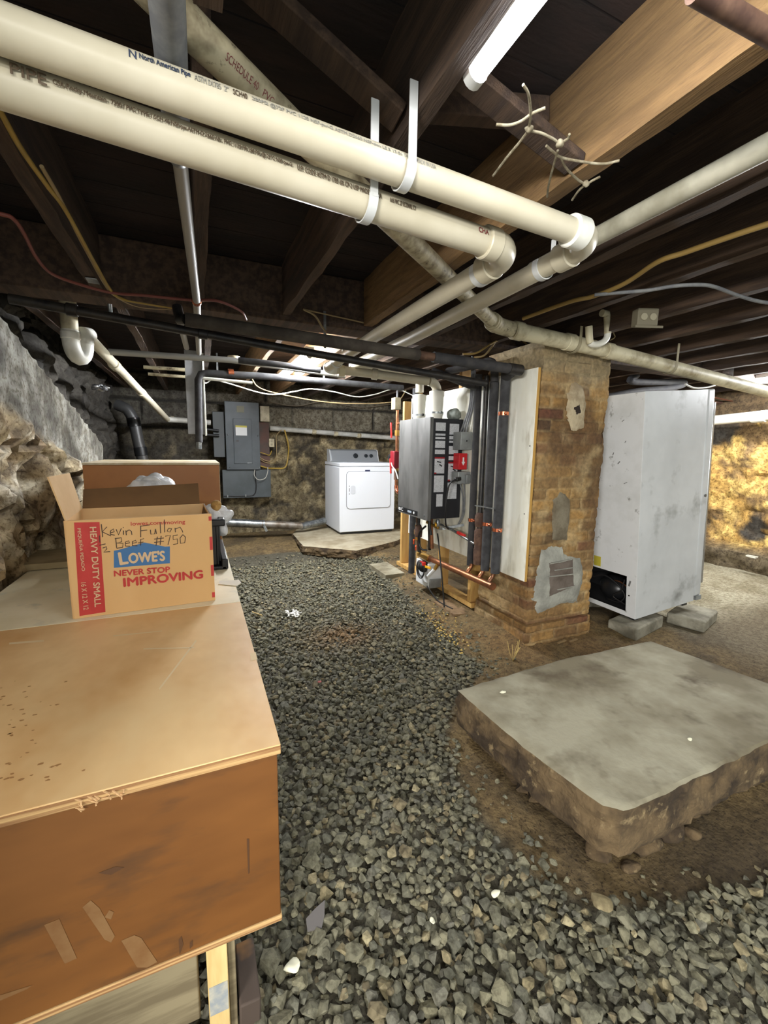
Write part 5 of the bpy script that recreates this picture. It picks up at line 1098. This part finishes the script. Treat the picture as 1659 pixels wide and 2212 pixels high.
cable('yellow cable looping above the chimney top toward the risers', ((1180, 756), (1140, 745), (1120, 725), (1095, 728), (1062, 742), (1030, 762), (1000, 765)), .006, mat('dim_yellow_cable', (146, 120, 66), .6), y=2.3)
cable('tan cable slanting down from the drain elbow left of the chimney', ((1085, 715), (1062, 750), (1045, 768), (1025, 772)), .006, TAN_CABLE, y=2.32)
cable('white cable end dangling below the long drain above the freezer', ((1480, 830), (1500, 838), (1525, 837), (1545, 832)), .007, WHITE_CABLE, y=2.2)
cable('thin copper tube running above the freezer top to the right wall', ((1420, 838), (1500, 850), (1560, 862), (1600, 868), (1659, 862)), .008, mat('dull_copper', (120, 78, 60), .5, .5), y=3.0)
cable('dark reddish pipe along the top of the right wall', ((1540, 868), (1590, 872), (1659, 872)), .02, RUST, name='iron_pipe', cat='pipe', y=3.1)
cable('dark pipe slanting over the freezer top behind the chimney', ((1312, 858), (1380, 845), (1450, 838), (1475, 826)), .03, FOAM_DARK, name='insulated_pipe', cat='pipe', post=((3.62, 2.75, 1.90), (3.66, 2.75, 1.96)), y=2.75)
t = thing('drain_pipe', 'bright white plastic pipe on the yellow wall right of the freezer', 'pipe', (5.3, 2.8, 1.6))
a, b = at(1500, 912, x=5.30), at(1700, 893, x=5.30); MB().tube([a, b], .052, 22).build('pipe_run', PVC_WHITE, t); coupling(at(1640, 900, x=5.30), b-a, .06, PVC_WHITE, t, .06)
p = at(1622, 1200, x=5.3); tag(MB().box(p.x-.02, p.x+.04, p.y-.05, p.y+.04, .20, .215, Matrix.Identity(4)).wobble(.01, 20).build('plaster_scrap', PVC_WHITE, smooth=False), 'white broken scrap on the ledge of the yellow stone wall', 'scrap')

# trap and outlet hanging from the right joists
t = thing('drain_trap', 'small white plastic trap hanging in front of the chimney-side drain', 'drain', at(1290, 740, y=1.85))
P = smooth_path([at(1272, 705, y=1.85), at(1273, 728, y=1.85), at(1276, 742, y=1.85), at(1288, 744, y=1.85), at(1304, 738, y=1.85), at(1312, 725, y=1.85), at(1312, 700, y=1.85), at(1311, 685, y=1.85)], 5)
k = len(P)//4; MB().tube(P[k:-k], .0175, 16).build('trap_bend', PVC_WHITE, t); MB().tube(P[:k+1], .019, 16).build('left_leg', PVC_GRIMY, t); MB().tube(P[-k-1:]+[at(1311, 678, y=1.85), at(1300, 676, y=1.85)], .019, 16).build('right_leg', PVC_GRIMY, t)
c = at(1400, 687, z=1.90)
t = thing('ceiling_outlet', 'dusty steel outlet box with two sockets fixed under the right joists', 'outlet', c)
exo = Vector((.93, -.36, 0)).normalized(); eyo = Vector((.36, .93, 0)).normalized(); Mo = Matrix.Translation(c) @ Matrix(((exo.x, eyo.x, 0, 0), (exo.y, eyo.y, 0, 0), (0, 0, 1, 0), (0, 0, 0, 1)))
OUTM = mat('dusty_outlet', (112, 106, 88), .7); MB().box(-.05, .05, 0, .05, -.032, .045, Mo).build('box', OUTM, t, bevel=.003); MB().box(-.06, .075, -.004, -.0005, -.044, -.034, Mo).build('bracket', OUTM, t)
for x in (-.022, .022): MB().tube([Mo @ Vector((x, -.006, .005)), Mo @ Vector((x, -.0005, .005))], .016, 16).build('socket', mat('socket_dust', (150, 144, 122), .6), t)
cable('brown cord curling from the ceiling outlet to the small white trap', ((1382, 692), (1350, 700), (1326, 715), (1328, 728), (1318, 735)), .004, TAN_CABLE, name='power_cord', cat='cord', y=2.02)
# rope on the beam
ROPE = mat('dirty_rope', (156, 148, 126), .9, c2=(120, 110, 88), scale=60)
t = thing('rope', 'frayed pale rope knotted around the end of the big wooden beam', 'rope', at(1180, 300, z=1.94))
for pix in (((1130, 183), (1142, 205), (1146, 245), (1143, 275)), ((1143, 280), (1120, 310), (1095, 340), (1065, 380)), ((1178, 233), (1150, 245), (1125, 262), (1100, 270), (1072, 269)), ((1143, 282), (1170, 288), (1195, 300), (1208, 308), (1226, 300), (1230, 290)),
            ((1180, 315), (1195, 328), (1212, 340), (1250, 348), (1300, 354), (1338, 347)), ((1212, 340), (1222, 362), (1248, 388), (1266, 397), (1280, 390), (1296, 382)), ((1205, 325), (1195, 360), (1185, 400), (1182, 425)), ((1266, 397), (1250, 412), (1236, 432))):
    MB().tube(smooth_path([at(u, v, z=1.932) for u, v in pix], 6), .0027, 8).build('strand', ROPE, t)
for u, v in ((1143, 279), (1210, 310), (1266, 397)): MB().sphere(at(u, v, z=1.930), .0085, 14, 9, (1, 1, .8)).wobble(.003, 90).build('knot', ROPE, t)
tag(MB().tube([at(1500, -20, z=1.90), at(1659, 72, z=1.90), at(1800, 154, z=1.90), at(2100, 328, z=1.90)], .0135, 18).build('rusty_pipe', RUST), 'rusty brown pipe crossing the pale beam at the top right corner', 'pipe')
p = at(200, 606, z=1.945); tag(MB().box(p.x-.02, p.x+.02, p.y-.03, p.y+.03, 1.942, 1.9455).build('steel_plate', GALV), 'small galvanized plate nailed under the end of the leftmost joist', 'plate')
p = at(505, 770, z=1.94); t = thing('lamp_socket', 'old round ceiling lamp holder on a stub far back left of the tube', 'lamp holder', p)
MB().cyl(p, p+Vector((0, 0, -.02)), .045, 20).build('rose', BEIGE, t); MB().cyl(p+Vector((0, 0, -.02)), p+Vector((0, 0, -.045)), .02, 14).build('socket', BRASS, t)

# ------------------------------------------------------------------ litter on the floor
def lump(name, label, u, v, r, m, cat, scale=(1, .8, .55), wob=.35, z=None):
    p = at(u, v, z=.022 if z is None else z); return tag(MB().sphere(p+Vector((0, 0, r*.3)), r, 14, 9, scale).wobble(r*wob, .9/r).build(name, m), label, cat)
CHALK = mat('chalk_white', (232, 230, 204), .8)
lump('plaster_lump', 'white crumbly lump on the stones in front of the timber block', 632, 2093, .020, CHALK, 'plaster')
lump('plaster_chip', 'oblong white chip on the stones left of the concrete pad corner', 1070, 1932, .013, CHALK, 'plaster', (1.3, .6, .5))
lump('plaster_chip', 'small white chip on the stones left of the oblong white chip', 934, 1990, .009, CHALK, 'plaster', (.7, 1.2, .5))
lump('pale_stone', 'pale tan stone at the dirt edge below the concrete pad', 1300, 1955, .028, mat('tan_stone', (150, 138, 104), .85, c2=(120, 108, 80), scale=30), 'stone', (1, .9, .3))
p = at(684, 1982, z=.03); tag(MB().prism([(-.03, -.022), (.005, -.03), (.02, -.005), (.03, .028), (.0, .018), (-.028, .004)], p, (1, 0, 0), (0, 1, .15), .006).build('slate_flake', mat('slate_grey', (104, 100, 98), .7), smooth=False), 'flat grey slate flake lying on the stones right of the crate', 'slate')
mb = MB()
for k in range(60):
    q = at(632+rng.normal(0, 9), 1325+rng.normal(0, 4), z=.03); mb.sphere(q, rng.uniform(.004, .010), 7, 5, (1, 1, .6))
o = tag(mb.build('plaster_crumbs', mat('white_plaster', (232, 230, 224), .8), smooth=False), 'spill of white plaster crumbs on the stones beyond the crate', 'plaster'); o['kind'] = 'stuff'
mb = MB()
for k in range(130):
    f = rng.random(); q = at(925+f*70+rng.normal(0, 14), 1318+f*70+rng.normal(0, 12), z=.045); mb.sphere(q, rng.uniform(.003, .008), 6, 4, (1, 1, .6))
o = tag(mb.build('foam_crumbs', mat('yellow_crumb', (206, 176, 100), .8), smooth=False), 'yellow crumbs scattered along the dirt edge below the stud frame', 'crumbs'); o['kind'] = 'stuff'
lump('red_scrap', 'tiny pink-red scrap on the stones in the middle of the path', 690, 1474, .012, mat('pink_scrap', (176, 104, 100), .7), 'scrap', (1, .6, .4))
p = at(548, 1327, z=.03); tag(MB().tube([at(545, 1322, z=.035), at(566, 1329, z=.035)], .004, 8).build('wood_stick', PALE_PINE), 'thin pale stick on the stones at the crate edge', 'stick')
lump('plaster_chip', 'small white chip on the rusty stones right beside the crate edge', 559, 1361, .010, CHALK, 'plaster')
for k, (u, v, lab) in enumerate(((1215, 1387, 'splinter of wood on the dirt in front of the chimney base'), (1240, 1384, 'second splinter of wood on the dirt nearer the freezer'))):
    q = at(u, v, z=.055); tag(MB().bar(q-Vector((.04, .0, 0)), q+Vector((.04, .012, 0)), .012, .006).build('wood_splinter', mat('grey_splinter', (140, 116, 80), .8), smooth=False), lab, 'wood')
t = thing('dry_weed', 'dry yellow weed growing at the dirt edge left of the concrete pad', 'weed', at(1108, 1428, z=.03))
base = at(1108, 1428, z=.03)
for k in range(7):
    d = Vector((rng.normal(0, .03), rng.normal(0, .02), .14*rng.uniform(.6, 1.1))); MB().tube(smooth_path([base, base+d*.5+Vector((rng.normal(0, .008), 0, 0)), base+d], 4), .0016, 6).build('stalk', mat('straw', (190, 166, 104), .8), t)
lump('paper_flake', 'white flake lying on the concrete pad near its left edge', 1086, 1496, .010, CHALK, 'flake', (1.6, .7, .2), z=.228)
lump('paper_flake', 'bright white flake on the concrete pad towards the right edge', 1490, 1598, .008, CHALK, 'flake', (1.2, .8, .3), z=.228)
